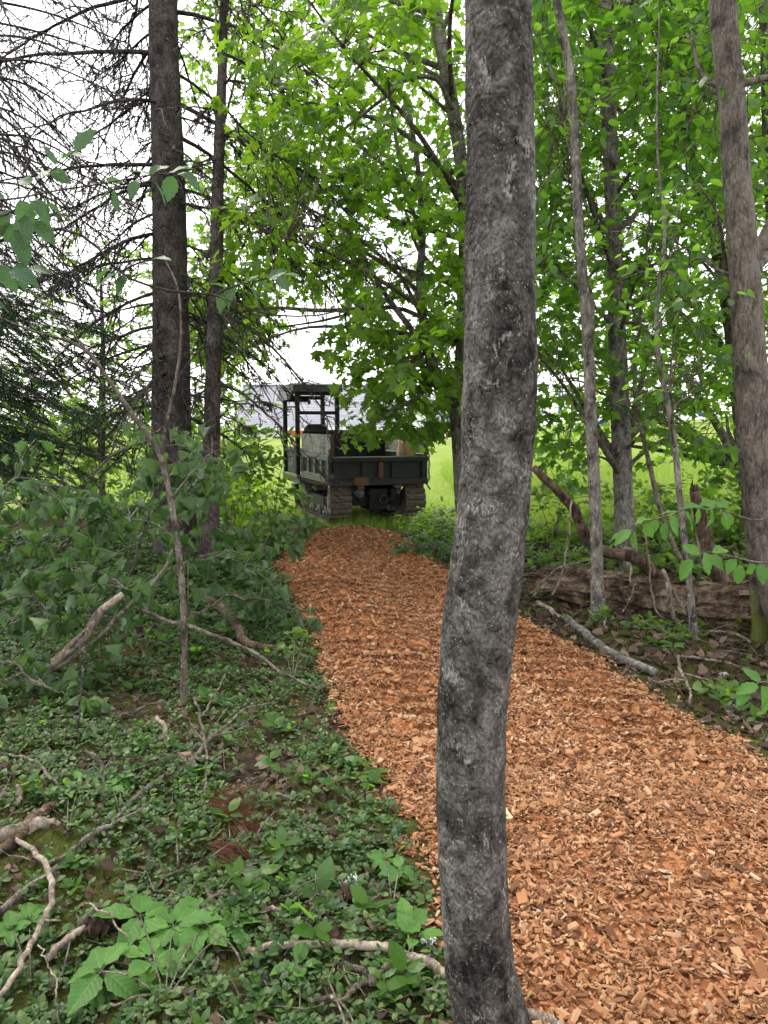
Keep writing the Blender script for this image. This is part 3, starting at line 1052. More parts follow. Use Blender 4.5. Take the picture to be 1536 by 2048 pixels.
class Tree:
    def __init__(self, name, label, rows, mat, top=9.0, seg=24, n=90, amp=.04, seed=1, group=None, flare=.5, cat='tree', knots=()):
        base = rows[0, :3].copy()
        base[2] = float(G(base[0], base[1]))
        self.root = root(name, label, cat, base, group)
        r = [np.r_[base - (0, 0, .06), rows[0, 3] * (1 + flare)], np.r_[base + (0, 0, .05), rows[0, 3] * (1 + flare * .5)]]
        rows = np.vstack([r, [q for q in rows if q[2] > base[2] + .18]])
        if rows[-1, 2] < top:
            d = rows[-1, :3] - rows[-3, :3]
            d = d / max(d[2], .3)
            d[:2] *= .6
            rows = np.vstack([rows, np.r_[rows[-1, :3] + d * (top - rows[-1, 2]), rows[-1, 3] * .55]])
        self.line = crs(rows, n)
        self.mat = mat
        self.trunk = MB().tube(self.line[:, :3], self.line[:, 3], seg, True, trunk_rough(amp, seed, knots=knots)).build('trunk', M[mat], self.root)
        self.limbs = []
        self.seed = seed

    def p(self, z):
        i = np.argmin(np.abs(self.line[:, 2] - z))
        return self.line[i]

    def crown(self, C, size, tmpl, mat, lmat, nleaf=12, lrow=22, tilt=.55, droop=.35, zmin=1.0, length=(.35, .7), loose=None):
        """limbs, twigs and leaf sprays that reach the cluster centres C"""
        C = np.asarray(C)
        r = np.random.default_rng(self.seed + 50)
        K = max(3, len(C) // lrow)
        idx = [int(r.integers(len(C)))]
        dmin = np.linalg.norm(C - C[idx[0]], axis=1)
        while len(idx) < min(K, len(C)):
            i = int(np.argmax(dmin * r.uniform(.6, 1, len(C))))
            idx.append(i)
            dmin = np.minimum(dmin, np.linalg.norm(C - C[i], axis=1))
        lines = []
        for i in idx:
            q = C[i]
            hd = math.hypot(q[0] - self.line[0, 0], q[1] - self.line[0, 1])
            z = min(max(q[2] - r.uniform(.25, .9) * hd, zmin), self.line[-1, 2] - .3)
            a = self.p(z)
            r0 = min(a[3] * .5, .012 + .011 * np.linalg.norm(q - a[:3]))
            m1 = a[:3] * .66 + q * .34 + r.normal(0, .08, 3) * hd * .5 + (0, 0, .06 * hd)
            m2 = a[:3] * .3 + q * .7 + r.normal(0, .06, 3) * hd * .5 + (0, 0, .08 * hd)
            L = crs(np.vstack([a[:3], m1, m2, q]), 14)
            lines.append((L, np.linspace(r0, .006, 14)))
        A = np.stack([l[0] for l in lines])
        tw = [MB().tube(l[0], l[1], 7) for l in lines]
        flat = A.reshape(-1, 3)
        dirs = []
        for c in C:
            dd = np.linalg.norm(flat - c, axis=1) + np.where(np.arange(len(flat)) % 14 < 3, .6, 0)
            j = int(np.argmin(dd))
            s = flat[j]
            v = c - s
            ln = np.linalg.norm(v)
            if ln > .04:
                mid = (s + c) / 2 + r.normal(0, .07, 3) * ln + (0, 0, .05 * ln)
                tw[j // 14].tube(crs(np.vstack([s, mid, c]), 5), np.linspace(.0065, .0035, 5), 4, False)
            d = v + r.normal(0, .5, 3) * (ln + .3) * np.array((1, 1, .35))
            dirs.append(d)
        for t in tw:
            self.limbs.append(t.build('limb', M[lmat], self.root))
        dirs = nrm(np.array(dirs))
        Ls = r.uniform(*length, len(C))
        tg_ = MB()
        for c, d, l in zip(C, dirs, Ls):
            P = c + d * (np.array((0, .5, 1.)) * l)[:, None]
            P[:, 2] -= .18 * l * np.array((0, .25, 1))
            tg_.tube(P, (.004, .003, .0015), 3, False)
        tag(tg_.build('twigs', M[lmat], self.root), kind='stuff')
        mb = MB()
        leaf_sprays(mb, C, dirs, Ls, nleaf, size, tmpl, tilt, droop)
        if loose:
            return mb
        tag(mb.build('foliage', M[mat], self.root, smooth=False), kind='stuff')


# how full of broad leaves each 128 px cell of the photograph is, from its top down
DENS = np.array([
    [.00, .00, .02, .45, .50, .80, .75, .60, 1.0, .90, 1.0, 1.0],
    [.00, .00, .02, .40, .60, .85, .75, .70, 1.0, 1.0, 1.0, 1.0],
    [.00, .00, .05, .50, .85, 1.0, .85, .80, 1.0, .85, .85, .95],
    [.05, .05, .15, .60, .90, 1.0, .90, .80, .90, .75, .65, .85],
    [.25, .25, .30, .65, .75, .90, .95, .80, .80, .85, .65, .75],
    [.40, .40, .40, .50, .30, .65, 1.0, .85, .85, .95, .85, .85],
    [.60, .60, .50, .40, .02, .40, .75, .50, .80, .75, .75, .80]])


def sample_px(n, x0, x1, y0=-260, y1=900):
    out = []
    while len(out) < n:
        x, y = random.uniform(x0, x1), random.uniform(y0, y1)
        c, r_ = int(min(max(x, 0), 1535) // 128), int(min(max(y, 0), 895) // 128)
        d = DENS[r_, c]
        if 560 < x < 700 and 625 < y < 700 or 490 < x < 590 and 690 < y < 780 or 590 < x < 705 and 770 < y < 905:
            continue
        if 470 < x < 730 and y > 715 or 690 < x < 940 and y > 765 or 520 < x < 690 and 575 < y < 640:
            continue
        if 1075 < x < 1125 and 735 < y < 790:
            continue
        if random.random() < d:
            out.append((x, y))
    return out


def clusters(n, x0, x1, d0, d1, y0=-260, y1=900, zmax=8.5):
    C = []
    for x, y in sample_px(n, x0, x1, y0, y1):
        D = random.uniform(d0, d1)
        if random.random() < .92 and (D < 8.6 and 1165 < x < 1285 or D < 9.8 and 850 < x < 930 and y < 260 or D < 6.2 and 1130 < x < 1200 or D < 5.8 and 1410 < x):
            continue
        c = at(x, y, D)
        if c[2] < zmax:
            C.append(c)
    return np.array(C)


# the near trunk that splits the view
t0 = Tree('maple_tree', 'mottled black and grey maple trunk nearest the camera, in front of the path', px_line(
    [(985, 2120, 150), (978, 2048, 150), (962, 1950, 140), (949, 1800, 133), (943, 1650, 137), (943, 1500, 138), (947, 1380, 142), (957, 1260, 147), (970, 1160, 146), (982, 1060, 143),
     (993, 930, 142), (998, 800, 148), (1001, 740, 146), (1000, 640, 142), (999, 500, 141), (1001, 350, 135), (998, 180, 134), (996, 0, 132), (996, -300, 128)], 1.82), 'bark_front', 6.2, 84, 440, .026, 5, flare=.0, knots=[(1.68, .3, .035, .10, .10), (1.72, 4.4, .03, .05, .25), (1.25, 2.6, .025, .06, .3), (.75, 4.9, .03, .07, .35), (2.25, 4.0, .03, .05, .3), (.35, 4.2, .03, .05, .4), (1.05, 4.6, -.03, .04, .2), (1.95, 5.0, -.025, .05, .25)])
c0 = np.array([np.array((t0.line[-1, 0], t0.line[-1, 1], 6.2)) + rng.normal(0, 1, 3) * (1.2, 1.0, .6) for _ in range(60)])
t0.crown(c0, .12, MAPLE, 'leaf_maple', 'twig', zmin=4.4)

# spruces on the left
sp1 = Tree('spruce_tree', 'thick dark spruce trunk on the left with bare drooping branches', px_line(
    [(352, 1125, 86), (350, 1000, 82), (343, 850, 77), (342, 700, 73), (340, 550, 69), (338, 400, 66), (333, 250, 62), (328, 100, 58), (326, 0, 56), (322, -150, 52)], 8.9), 'bark_spruce', 9.5, 48, 200, .025, 8, flare=.35)
sp2 = Tree('spruce_tree', 'slim dark spruce trunk just right of the thick spruce', px_line(
    [(419, 1130, 40), (421, 1000, 36), (424, 850, 33), (428, 700, 30), (432, 550, 27), (435, 400, 24), (440, 250, 21), (446, 100, 18), (449, 0, 17), (453, -150, 15)], 8.5), 'bark_spruce', 9.0, 32, 160, .04, 9, flare=.35)


def needle_twigs(mb, P0, d, L, per, nl, wid, fl=.85):
    """needles along straight twigs P0 -> P0 + d L"""
    m = len(P0)
    t = rng.random((m, per))
    P = P0[:, None] + d[:, None] * (t * L[:, None])[..., None]
    s = nrm(np.cross(d, np.array((0, 0, 1.))) + 1e-6)
    u = np.cross(s, d)
    a = np.where(rng.random((m, per)) < .5, 0, math.pi) + rng.normal(0, (1 - fl) * 2.2 + .1, (m, per))
    rad = s[:, None] * np.cos(a)[..., None] + u[:, None] * np.sin(a)[..., None]
    yd = d[:, None] * .7 + rad
    up = rng.normal(0, .5, P.shape) + (0, 0, 1)
    B = leaf_basis(yd.reshape(-1, 3), up.reshape(-1, 3))
    n = m * per
    B = B * np.stack([np.full(n, wid), nl * rng.uniform(.7, 1.2, n), np.ones(n)], -1)[:, None, :]
    mb.inst(NEEDLE[0], NEEDLE[1], B, P.reshape(-1, 3))


def dead_branch(tree, z, az, L, drop, rise=.0, ntw=16, mat='twig_dark', nb=None, r0=None, curl=0.):
    """one bare conifer branch with hanging twiglets; nb collects needle twigs"""
    a = tree.p(z)
    d = np.array((math.sin(az), math.cos(az), 0))
    sd = np.array((d[1], -d[0], 0))
    t = np.linspace(0, 1, 16)
    ben = curl * t ** 2
    P = a[:3] + (d * (t * L)[:, None]) + sd * (ben * L)[:, None]
    P[:, 2] += rise * L * t - drop * L * t ** 1.6 + .0
    wob = np.cumsum(rng.normal(0, .022 * L, (16, 3)), 0) * .5
    wob[0] = 0
    P += wob * t[:, None]
    r0 = r0 or (.008 + .0075 * L)
    m = MB().tube(P, r0 * (1 - .8 * t), 7)
    for k in range(ntw):
        u = rng.uniform(.12, 1)
        i = u * 15
        j = int(i)
        p = P[j] + (P[min(j + 1, 15)] - P[j]) * (i - j)
        td = nrm(d * rng.uniform(.2, .9) + sd * rng.choice((-1, 1)) * rng.uniform(.3, 1) + np.array((0, 0, rng.normal(-.45, .45))))
        tl = L * rng.uniform(.12, .42) * (1.15 - .5 * u)
        q = np.linspace(0, 1, 5)
        TP = p + td * (q * tl)[:, None]
        TP[:, 2] -= .25 * tl * q ** 2
        TP[1:] += rng.normal(0, .02 * L, (4, 3)) * .6
        m.tube(TP, .0085 * (1 - .6 * q), 4, False)
        for _ in range(int(rng.integers(4, 9))):
            w = int(rng.integers(1, 5))
            e = nrm(td + rng.normal(0, .8, 3) - (0, 0, .35))
            l2 = tl * rng.uniform(.2, .5)
            m.tube(np.stack([TP[w], TP[w] + e * l2 * .5 + rng.normal(0, .01, 3), TP[w] + e * l2 - (0, 0, .1 * l2)]), (.0056, .0045, .0028), 3, False)
            if nb is not None and rng.random() < nb[1]:
                nb[0].append((TP[w], e, l2))
    return m.build('branch', M[mat], tree.root)


ndl = []
# named branches that the photograph shows clearly: height, azimuth (right = +90 deg), length, drop
R_ = math.radians
for z, az, L, drop, rise, ntw in [(5.1, 75, 2.6, .85, .0, 22), (4.75, 60, 2.3, .75, 0, 20), (4.2, 100, 1.5, .55, 0, 16), (3.6, 95, 1.2, .7, 0, 14), (2.9, 80, 1.4, .9, 0, 14),
                                  (2.2, 110, 1.1, .5, 0, 10), (4.45, -85, 2.3, .12, .08, 22), (4.3, -70, 2.2, .45, .05, 20), (5.6, -95, 2.6, .2, .1, 22), (6.2, -80, 2.4, .3, .1, 22), (6.0, 85, 2.4, .5, .1, 20),
                                  (3.7, -100, 1.9, .5, 0, 18), (3.1, -80, 1.8, .55, 0, 18), (2.7, -110, 1.6, .45, 0, 16), (2.1, -75, 1.3, .5, 0, 12)]:
    dead_branch(sp1, z, R_(az), L, drop, rise, ntw, nb=(ndl, .35 if az < 0 else .12))
for k in range(40):
    z = 1.5 + 5.2 * (k + rng.random()) / 40
    dead_branch(sp1, z, rng.uniform(0, 6.28), rng.uniform(.7, 1.9), rng.uniform(.2, .7), 0, 14, nb=(ndl, .25))
for k in range(22):
    z = .9 + 5.4 * (k + rng.random()) / 22
    dead_branch(sp2, z, rng.uniform(0, 6.28), rng.uniform(.35, 1.2), rng.uniform(.2, .8), 0, 9, mat='twig_dark' if rng.random() < .6 else 'twig', nb=(ndl, .1))
for z, az, L, drop in [(4.6, 85, 1.9, .75), (3.9, 70, 1.7, .8), (2.8, 95, 1.5, 1.0), (2.05, 100, 1.25, .95)]:
    dead_branch(sp2, z, R_(az), L, drop, 0, 16)
nm = MB()
needle_twigs(nm, np.array([q[0] for q in ndl]), nrm(np.array([q[1] for q in ndl])), np.array([q[2] for q in ndl]), 26, .028, .0055, .6)
tag(nm.build('needles', M['needle_blue'], sp1.root, smooth=False), kind='stuff')


def lichen(tree, n, zr, s):
    m = MB()
    V, T = fan([(math.cos(a) * (.8 + .2 * math.sin(5 * a)), math.sin(a)) for a in np.linspace(0, 6.28, 9)[:-1]], (0, 0), .2)
    for _ in range(n):
        a = tree.p(rng.uniform(*zr))
        th = rng.uniform(0, 6.28)
        o = np.array((math.cos(th), math.sin(th), 0))
        B = leaf_basis(np.array([(0, 0, 1.)]), o[None] + rng.normal(0, .25, (1, 3))) * s * rng.uniform(.4, 1.3)
        m.inst(V, T, B, (a[:3] + o * (a[3] * 1.015))[None])
    tag(m.build('lichen', M['birch'], tree.root, smooth=False), kind='stuff')


lichen(sp1, 160, (.5, 6.5), .022)
lichen(sp2, 110, (.3, 6.0), .016)

# dark hemlock at the left edge
hem = Tree('hemlock_tree', 'dark green hemlock at the left edge with layered needle boughs', px_line([(-190, 1130, 60), (-190, 800, 55), (-190, 400, 45), (-190, 0, 36)], 8.6), 'bark_spruce', 8.0, 20, 60, .03, 12, flare=.3)
hn = []
for k in range(84):
    px_, py__ = rng.uniform(-60, 300), rng.uniform(560, 1030)
    if py__ < 640 and px_ > 200:
        continue
    q = at(px_, py__, rng.uniform(7.4, 10.2))
    a = hem.p(max(.5, q[2] + .35))
    mid = (a[:3] + q) / 2 + (rng.normal(0, .15), rng.normal(0, .2), rng.uniform(.1, .45))
    L = crs(np.vstack([a[:3], mid, q]), 14)
    m = MB().tube(L, np.linspace(.009, .003, 14), 6)
    d = nrm(L[-1] - L[6])
    s = nrm(np.cross(d, (0, 0, 1.)))
    for u in range(24):
        i = int(rng.integers(4, 14))
        sg = rng.choice((-1, 1))
        e = nrm(d * .8 + s * sg * rng.uniform(.5, 1) + rng.normal(0, .15, 3) - (0, 0, .12))
        l2 = rng.uniform(.22, .50) * (1.3 - i / 16)
        p2 = L[i] + e * l2
        p2[2] -= .06 * l2
        m.tube(np.stack([L[i], (L[i] + p2) / 2, p2]), (.0035, .003, .0015), 3, False)
        hn.append((L[i], e, l2))
        for v in range(5):
            f = rng.uniform(.25, .95)
            e2 = nrm(e * .8 + s * rng.choice((-1, 1)) * rng.uniform(.3, .9) + d * .4 + rng.normal(0, .12, 3) - (0, 0, .1))
            hn.append((L[i] + e * l2 * f, e2, l2 * rng.uniform(.3, .55)))
    m.build('bough', M['twig_dark'], hem.root)
nm = MB()
hl = np.array([q[2] for q in hn])
needle_twigs(nm, np.array([q[0] for q in hn]), nrm(np.array([q[1] for q in hn])), hl, 17, .025, .011, .9)
tag(nm.build('needles', M['needle'], hem.root, smooth=False), kind='stuff')
# sparse hanging sprays at the upper left
hn = []
for k in range(62):
    px_, py__ = rng.uniform(-80, 290), rng.uniform(-120, 620)
    q = at(px_, py__, rng.uniform(7.4, 9.0))
    a = hem.p(min(7.4, q[2] + .7))
    L = crs(np.vstack([a[:3], (a[:3] + q) / 2 + (rng.normal(0, .12), rng.normal(0, .2), rng.uniform(.15, .5)), q]), 14)
    m = MB().tube(L, np.linspace(.018, .006, 14), 6)
    d = nrm(L[-1] - L[6])
    s = nrm(np.cross(d, (0, 0, 1.)))
    for u in range(20):
        i = int(rng.integers(4, 14))
        e = nrm(d * .5 + s * rng.normal(0, .7) + rng.normal(0, .2, 3) - (0, 0, .55))
        l2 = rng.uniform(.2, .5)
        p2 = L[i] + e * l2
        m.tube(np.stack([L[i], (L[i] + p2) / 2 + (0, 0, .02), p2]), (.0065, .005, .003), 3, False)
        if rng.random() < .75:
            hn.append((L[i] + e * l2 * .35, e, l2 * .65))
    m.build('bough', M['twig_dark'], hem.root)
nm = MB()
needle_twigs(nm, np.array([q[0] for q in hn]), nrm(np.array([q[1] for q in hn])), np.array([q[2] for q in hn]), 26, .028, .006, .5)
tag(nm.build('hanging_needles', M['needle_blue'], hem.root, smooth=False), kind='stuff')

# the forked maple behind, whose leaves hang over the dumper
mp = Tree('maple_tree', 'forked grey maple behind the near trunk, its leaves hanging over the dumper', px_line(
    [(935, 1112, 40), (926, 1000, 34), (918, 880, 31), (914, 800, 32), (922, 720, 26), (927, 600, 26), (929, 480, 25), (924, 340, 27), (908, 230, 27), (886, 110, 27), (866, 0, 26), (840, -150, 24)], 9.6), 'bark_maple', 9.5, 26, 160, .05, 21)
lm = px_line([(914, 806, 30), (893, 782, 26), (872, 755, 24), (858, 715, 21), (846, 660, 18), (838, 580, 16), (842, 480, 13), (835, 380, 10), (815, 250, 8)], 9.55)
lm[:, 1] += np.linspace(0, -.5, len(lm))
mp.limbs.append(MB().tube(crs(lm[:, :3], 50), crs(np.c_[lm[:, :3], lm[:, 3]], 50)[:, 3], 16, True, trunk_rough(.05, 33)).build('limb', M['bark_maple'], mp.root))
for pts in ([(858, 712, 14), (830, 672, 12), (790, 622, 11), (765, 590, 9), (735, 540, 7), (690, 470, 5)], [(775, 600, 10), (720, 620, 9), (640, 628, 8), (560, 627, 6), (480, 640, 4)],
            [(842, 480, 9), (815, 395, 8), (790, 300, 6), (775, 200, 5)], [(905, 220, 10), (870, 170, 9), (820, 180, 8), (760, 235, 7), (690, 300, 5)],
            [(846, 640, 8), (800, 560, 7), (700, 480, 6), (600, 430, 4)], [(872, 752, 10), (840, 790, 8), (800, 815, 7), (760, 840, 5)]):
    w = px_line(pts, 9.4)
    w[:, 1] += np.linspace(0, -.6, len(w))
    w = crs(w, 30)
    mp.limbs.append(MB().tube(w[:, :3], w[:, 3], 9).build('limb', M['bark_maple'], mp.root))
C = np.vstack([clusters(540, 470, 960, 7.6, 11.4), clusters(60, 570, 930, 8.0, 10.5, 640, 760)])
mp.crown(C, .135, MAPLE, 'leaf_maple', 'twig', nleaf=13, zmin=2.6)
C = clusters(200, 470, 940, 10.5, 13, -200, 780)
mp.crown(C, .115, MAPLE, 'leaf_light', 'twig', nleaf=12)


def leaf_objs(parent, me, mat, P, yd, up, sz, name='leaf'):
    if len(P) == 0:
        return
    base = np.array(world_loc(parent))
    B = leaf_basis(np.asarray(yd, float), np.asarray(up, float))
    for k in range(len(P)):
        o = link(name, me[k % len(me)] if isinstance(me, list) else me, mat, parent)
        m = np.eye(4)
        m[:3, :3] = B[k] * sz[k]
        m[:3, 3] = P[k] - base
        o.matrix_basis = Matrix(m.tolist())


maple_me = MB().add(*MAPLE).mesh('maple_leaf', None, False)
# the low bough in front of the dumper: leaves one by one
C = []
while len(C) < 50:
    x, y = random.uniform(700, 905), random.uniform(745, 895)
    if y > 905 - max(0, (720 - x)) * 2.0 or y > 890 - .0 * x or (x < 735 and (y < 800 or y > 880)) or (y > 868 and x > 815):
        continue
    C.append(at(x, y, random.uniform(9.2, 10.6)))
C = np.array(C)
lb = np.array([at(858, 715, 9.4), at(835, 745, 9.6), at(800, 785, 9.8), at(765, 825, 10.0), at(735, 865, 10.0)])
lbm = MB().tube(crs(lb, 24), np.linspace(.014, .004, 24), 8)
fl = crs(lb, 24)
allP, allY, allU, allS = [], [], [], []
for c in C:
    j = int(np.argmin(np.linalg.norm(fl - c, axis=1)))
    lbm.tube(crs(np.vstack([fl[j], (fl[j] + c) / 2 + (0, 0, .05), c]), 5), np.linspace(.006, .003, 5), 4, False)
    d = nrm(c - fl[j] + rng.normal(0, .15, 3))
    for q in range(6):
        allP.append(c + rng.normal(0, .085, 3))
        allY.append(d * .5 + rng.normal(0, .5, 3) - (0, 0, .5))
        allU.append(np.array((0, -.45, .8)) + rng.normal(0, .5, 3))
        allS.append(rng.uniform(.10, .16))
lbo = lbm.build('limb', M['bark_maple'], mp.root)
mb = MB()
leaf_sprays(mb, C, nrm(rng.normal(0, 1, C.shape) * (1, .8, .3)), np.full(len(C), .22), 7, .125, MAPLE, .6, .45)
tag(mb.build('foliage', M['leaf_light'], mp.root, smooth=False), kind='stuff')
leaf_objs(mp.root, maple_me, M['leaf_light'], allP, np.array(allY), np.array(allU), allS)

# right-hand stand
t3 = Tree('slender_tree', 'slender grey trunk rising from beside the path right of the near trunk', px_line(
    [(1195, 1268, 27), (1194, 1150, 25), (1190, 1000, 24), (1182, 850, 23), (1177, 700, 22), (1168, 580, 21), (1156, 430, 19), (1151, 300, 18), (1140, 150, 17), (1113, 0, 16), (1085, -150, 14)], 6.0), 'bark_maple', 7.5, 24, 150, .05, 31)
t4 = Tree('maple_tree', 'straight grey maple trunk standing behind the slender trunk and fallen log', px_line(
    [(1253, 1150, 44), (1249, 1040, 40), (1243, 900, 38), (1238, 760, 37), (1232, 600, 33), (1227, 450, 31), (1221, 300, 31), (1214, 150, 31), (1207, 0, 30), (1200, -150, 28)], 8.4), 'bark_maple', 9.0, 28, 160, .03, 32)
t5 = Tree('ash_tree', 'stout tan furrowed trunk at the right edge, leaning left', px_line(
    [(1590, 1330, 80), (1560, 1200, 72), (1537, 1080, 67), (1521, 950, 65), (1508, 820, 62), (1498, 680, 60), (1487, 520, 57), (1476, 380, 54), (1465, 220, 51), (1449, 60, 52), (1440, -50, 50), (1428, -200, 46)], 5.35), 'bark_ash', 8.5, 44, 220, .03, 33)
t6 = Tree('slender_tree', 'narrow mossy-footed trunk just left of the stout tan trunk', px_line(
    [(1518, 1328, 29), (1514, 1200, 27), (1505, 1080, 26), (1494, 960, 26), (1485, 850, 26), (1479, 740, 25), (1474, 600, 22), (1466, 450, 20), (1452, 250, 17), (1432, 60, 15), (1424, -100, 14)], 5.6), 'bark_mossy', 7.5, 24, 140, .05, 34)
t7 = Tree('maple_sapling', 'thin pale double-stemmed sapling rising in front of the fallen log', px_line(
    [(1385, 1302, 15), (1382, 1200, 14), (1373, 1119, 13), (1360, 997, 12), (1349, 892, 12), (1335, 805, 11), (1321, 735, 10), (1313, 640, 9), (1322, 540, 8), (1330, 450, 6), (1318, 350, 5)], 5.45), 'bark_maple', 4.4, 14, 90, .05, 35)
t8 = Tree('maple_sapling', 'thin dark sapling arching left behind the pale sapling', px_line(
    [(1372, 1180, 11), (1340, 1075, 10), (1317, 1007, 10), (1305, 955, 10), (1290, 890, 9), (1272, 805, 9), (1268, 740, 7), (1280, 650, 6), (1290, 540, 5)], 7.6), 'twig', 5.5, 12, 80, .05, 36)
t9 = Tree('maple_tree', 'grey background trunk leaning left between sapling and stout trunk', px_line(
    [(1500, 1010, 18), (1478, 950, 17), (1440, 860, 16), (1395, 790, 16), (1366, 740, 15), (1345, 640, 14), (1330, 520, 12), (1322, 300, 10)], 11.6), 'bark_maple', 8.0, 14, 90, .04, 37)
t10 = Tree('maple_tree', 'dark background trunk leaning behind the stout tan trunk', px_line(
    [(1500, 1030, 34), (1478, 800, 31), (1452, 580, 29), (1425, 460, 27), (1396, 370, 25), (1375, 260, 22), (1360, 120, 20), (1350, 0, 18)], 9.8), 'bark_mossy', 8.5, 18, 100, .04, 38)
t11 = Tree('maple_tree', 'shadowed trunk at the far right edge beyond the stout trunk', px_line(
    [(1590, 1080, 36), (1570, 800, 34), (1552, 500, 32), (1540, 250, 30), (1534, 60, 28), (1530, -80, 26)], 9.0), 'bark_maple', 8.5, 18, 100, .04, 39)
t3.crown(clusters(190, 1050, 1290, 6.1, 8, -260, 620), .10, OVATE, 'leaf_beech', 'twig', nleaf=12)
t4.crown(clusters(600, 1050, 1420, 7, 10.5), .13, MAPLE, 'leaf_beech', 'twig', nleaf=12)
t5.crown(clusters(240, 1330, 1750, 5.7, 8.5, -260, 640), .10, OVATE, 'leaf_beech', 'twig', nleaf=12, zmin=2.6)
t10.crown(clusters(600, 1060, 1620, 9, 13), .135, MAPLE, 'leaf_maple', 'twig', nleaf=12)
t9.crown(clusters(260, 1060, 1600, 10.5, 13.5, -200, 880), .12, OVATE, 'leaf_light', 'twig', nleaf=12)
t11.crown(clusters(100, 1450, 1900, 7.5, 11, -260, 800), .12, MAPLE, 'leaf_maple', 'twig', nleaf=12)
t7.crown(clusters(34, 1200, 1420, 4.9, 6.2, 420, 800), .085, OVATE, 'leaf_beech', 'twig', nleaf=9)
t8.crown(clusters(36, 1150, 1400, 7, 8.4, 540, 880), .09, MAPLE, 'leaf_light', 'twig', nleaf=9)
t6.crown(clusters(30, 1380, 1600, 5, 6.5, -200, 500), .10, OVATE, 'leaf_beech', 'twig', nleaf=10, zmin=2.4)

# broadleaf trees behind the spruces
b1 = Tree('maple_tree', 'sunlit young maple behind the spruces at the far left', px_line([(205, 1010, 16), (203, 850, 15), (206, 700, 10), (203, 600, 7)], 13.0), 'twig', 4.2, 12, 60, .04, 51)
C = clusters(400, -150, 480, 11.5, 15, 480, 930)
b1.crown(C, .12, MAPLE, 'leaf_light', 'twig', nleaf=12)
b2 = Tree('maple_tree', 'sunlit maple glimpsed between the two spruce trunks', px_line([(424, 1010, 18), (428, 800, 17), (434, 600, 15), (440, 300, 13)], 12.8), 'twig_dark', 8.0, 12, 60, .04, 52)
C = clusters(300, 330, 600, 10.6, 14, -250, 700)
C = np.vstack([C, clusters(110, 372, 500, 10.8, 13.5, 560, 714)])
b2.crown(C, .115, MAPLE, 'leaf_light', 'twig', nleaf=12)

# ------------------------------------------------------------------ large leaves, built one by one
def big_leaf(width=.62, fold=.25, droop=.35, wave=.03, ny=10, nx=3, curl=0., serr=.02, seed=0, tip=1.0):
    r = np.random.default_rng(seed)
    v = np.linspace(0, 1, ny + 1)
    w = width / 2 * np.sin(math.pi * np.clip(v, 0, 1) ** .78) ** .85 * (1 - .25 * tip * v ** 3)
    w[0] = .01
    w[-1] = .004
    if serr:
        w[1:-1] *= 1 + serr * 4 * np.where(np.arange(1, ny) % 2, 1, -1)
    u = np.linspace(-1, 1, 2 * nx + 1)
    Vv, U = np.meshgrid(v, u, indexing='ij')
    W = w[:, None] * U
    ang = droop * 2 * v                       # bend down along the leaf
    ds = 1 / ny
    yy_ = np.r_[0, np.cumsum(np.cos(ang[:-1]) * ds)]
    zz_ = np.r_[0, np.cumsum(-np.sin(ang[:-1]) * ds)]
    ph = r.uniform(0, 6, 3)
    hgt = fold * np.abs(W) * (1 + .5 * np.sin(5 * Vv + ph[0])) - curl * W ** 2 * 6 + wave * np.sin(9 * Vv + 3 * U + ph[1]) * np.abs(U) ** 1.5 + wave * .7 * np.sin(17 * Vv + ph[2]) * np.abs(U) ** 2
    nY, nZ = np.sin(ang)[:, None], np.cos(ang)[:, None]
    X_ = W * (1 - .25 * np.abs(fold + curl) * np.abs(U))
    Yc = yy_[:, None] + nY * hgt
    Zc = zz_[:, None] + nZ * hgt
    V = np.stack([X_, Yc, Zc], -1).reshape(-1, 3)
    uv = np.stack([W, Vv], -1).reshape(-1, 2)
    T = grid_tris(ny + 1, 2 * nx + 1)
    return V, T[:, ::-1][:, [0, 2, 1]], uv


def leaf_meshes(name, specs):
    return [MB().add(*big_leaf(seed=i, **sp__)).mesh(name, None, True) for i, sp__ in enumerate(specs)]


LM_FRESH = leaf_meshes('fresh_leaf', [dict(fold=.22, droop=.22, wave=.02), dict(fold=.3, droop=.35, width=.56, wave=.02), dict(fold=.15, droop=.15, width=.68, wave=.025), dict(fold=.28, droop=.45, wave=.02)])
LM_WILT = leaf_meshes('wilted_leaf', [dict(fold=-.8, droop=.5, wave=.06, curl=.4, width=.66), dict(fold=-.5, droop=.3, wave=.08, curl=.8, width=.62), dict(fold=.8, droop=.6, wave=.06, width=.6),
                                      dict(fold=-1.0, droop=.2, wave=.06, curl=.9, width=.7), dict(fold=-.4, droop=.8, wave=.07, curl=1.2, width=.62)])


def stem(mb, P, R, n=14, seg=7, wob=0.):
    P = crs(np.asarray(P, float), n)
    if wob:
        w = np.cumsum(rng.normal(0, wob, P.shape), 0)
        w -= np.linspace(0, 1, n)[:, None] * w[-1]
        P = P + w
    mb.tube(P, np.linspace(R[0], R[1], n), seg)
    return P


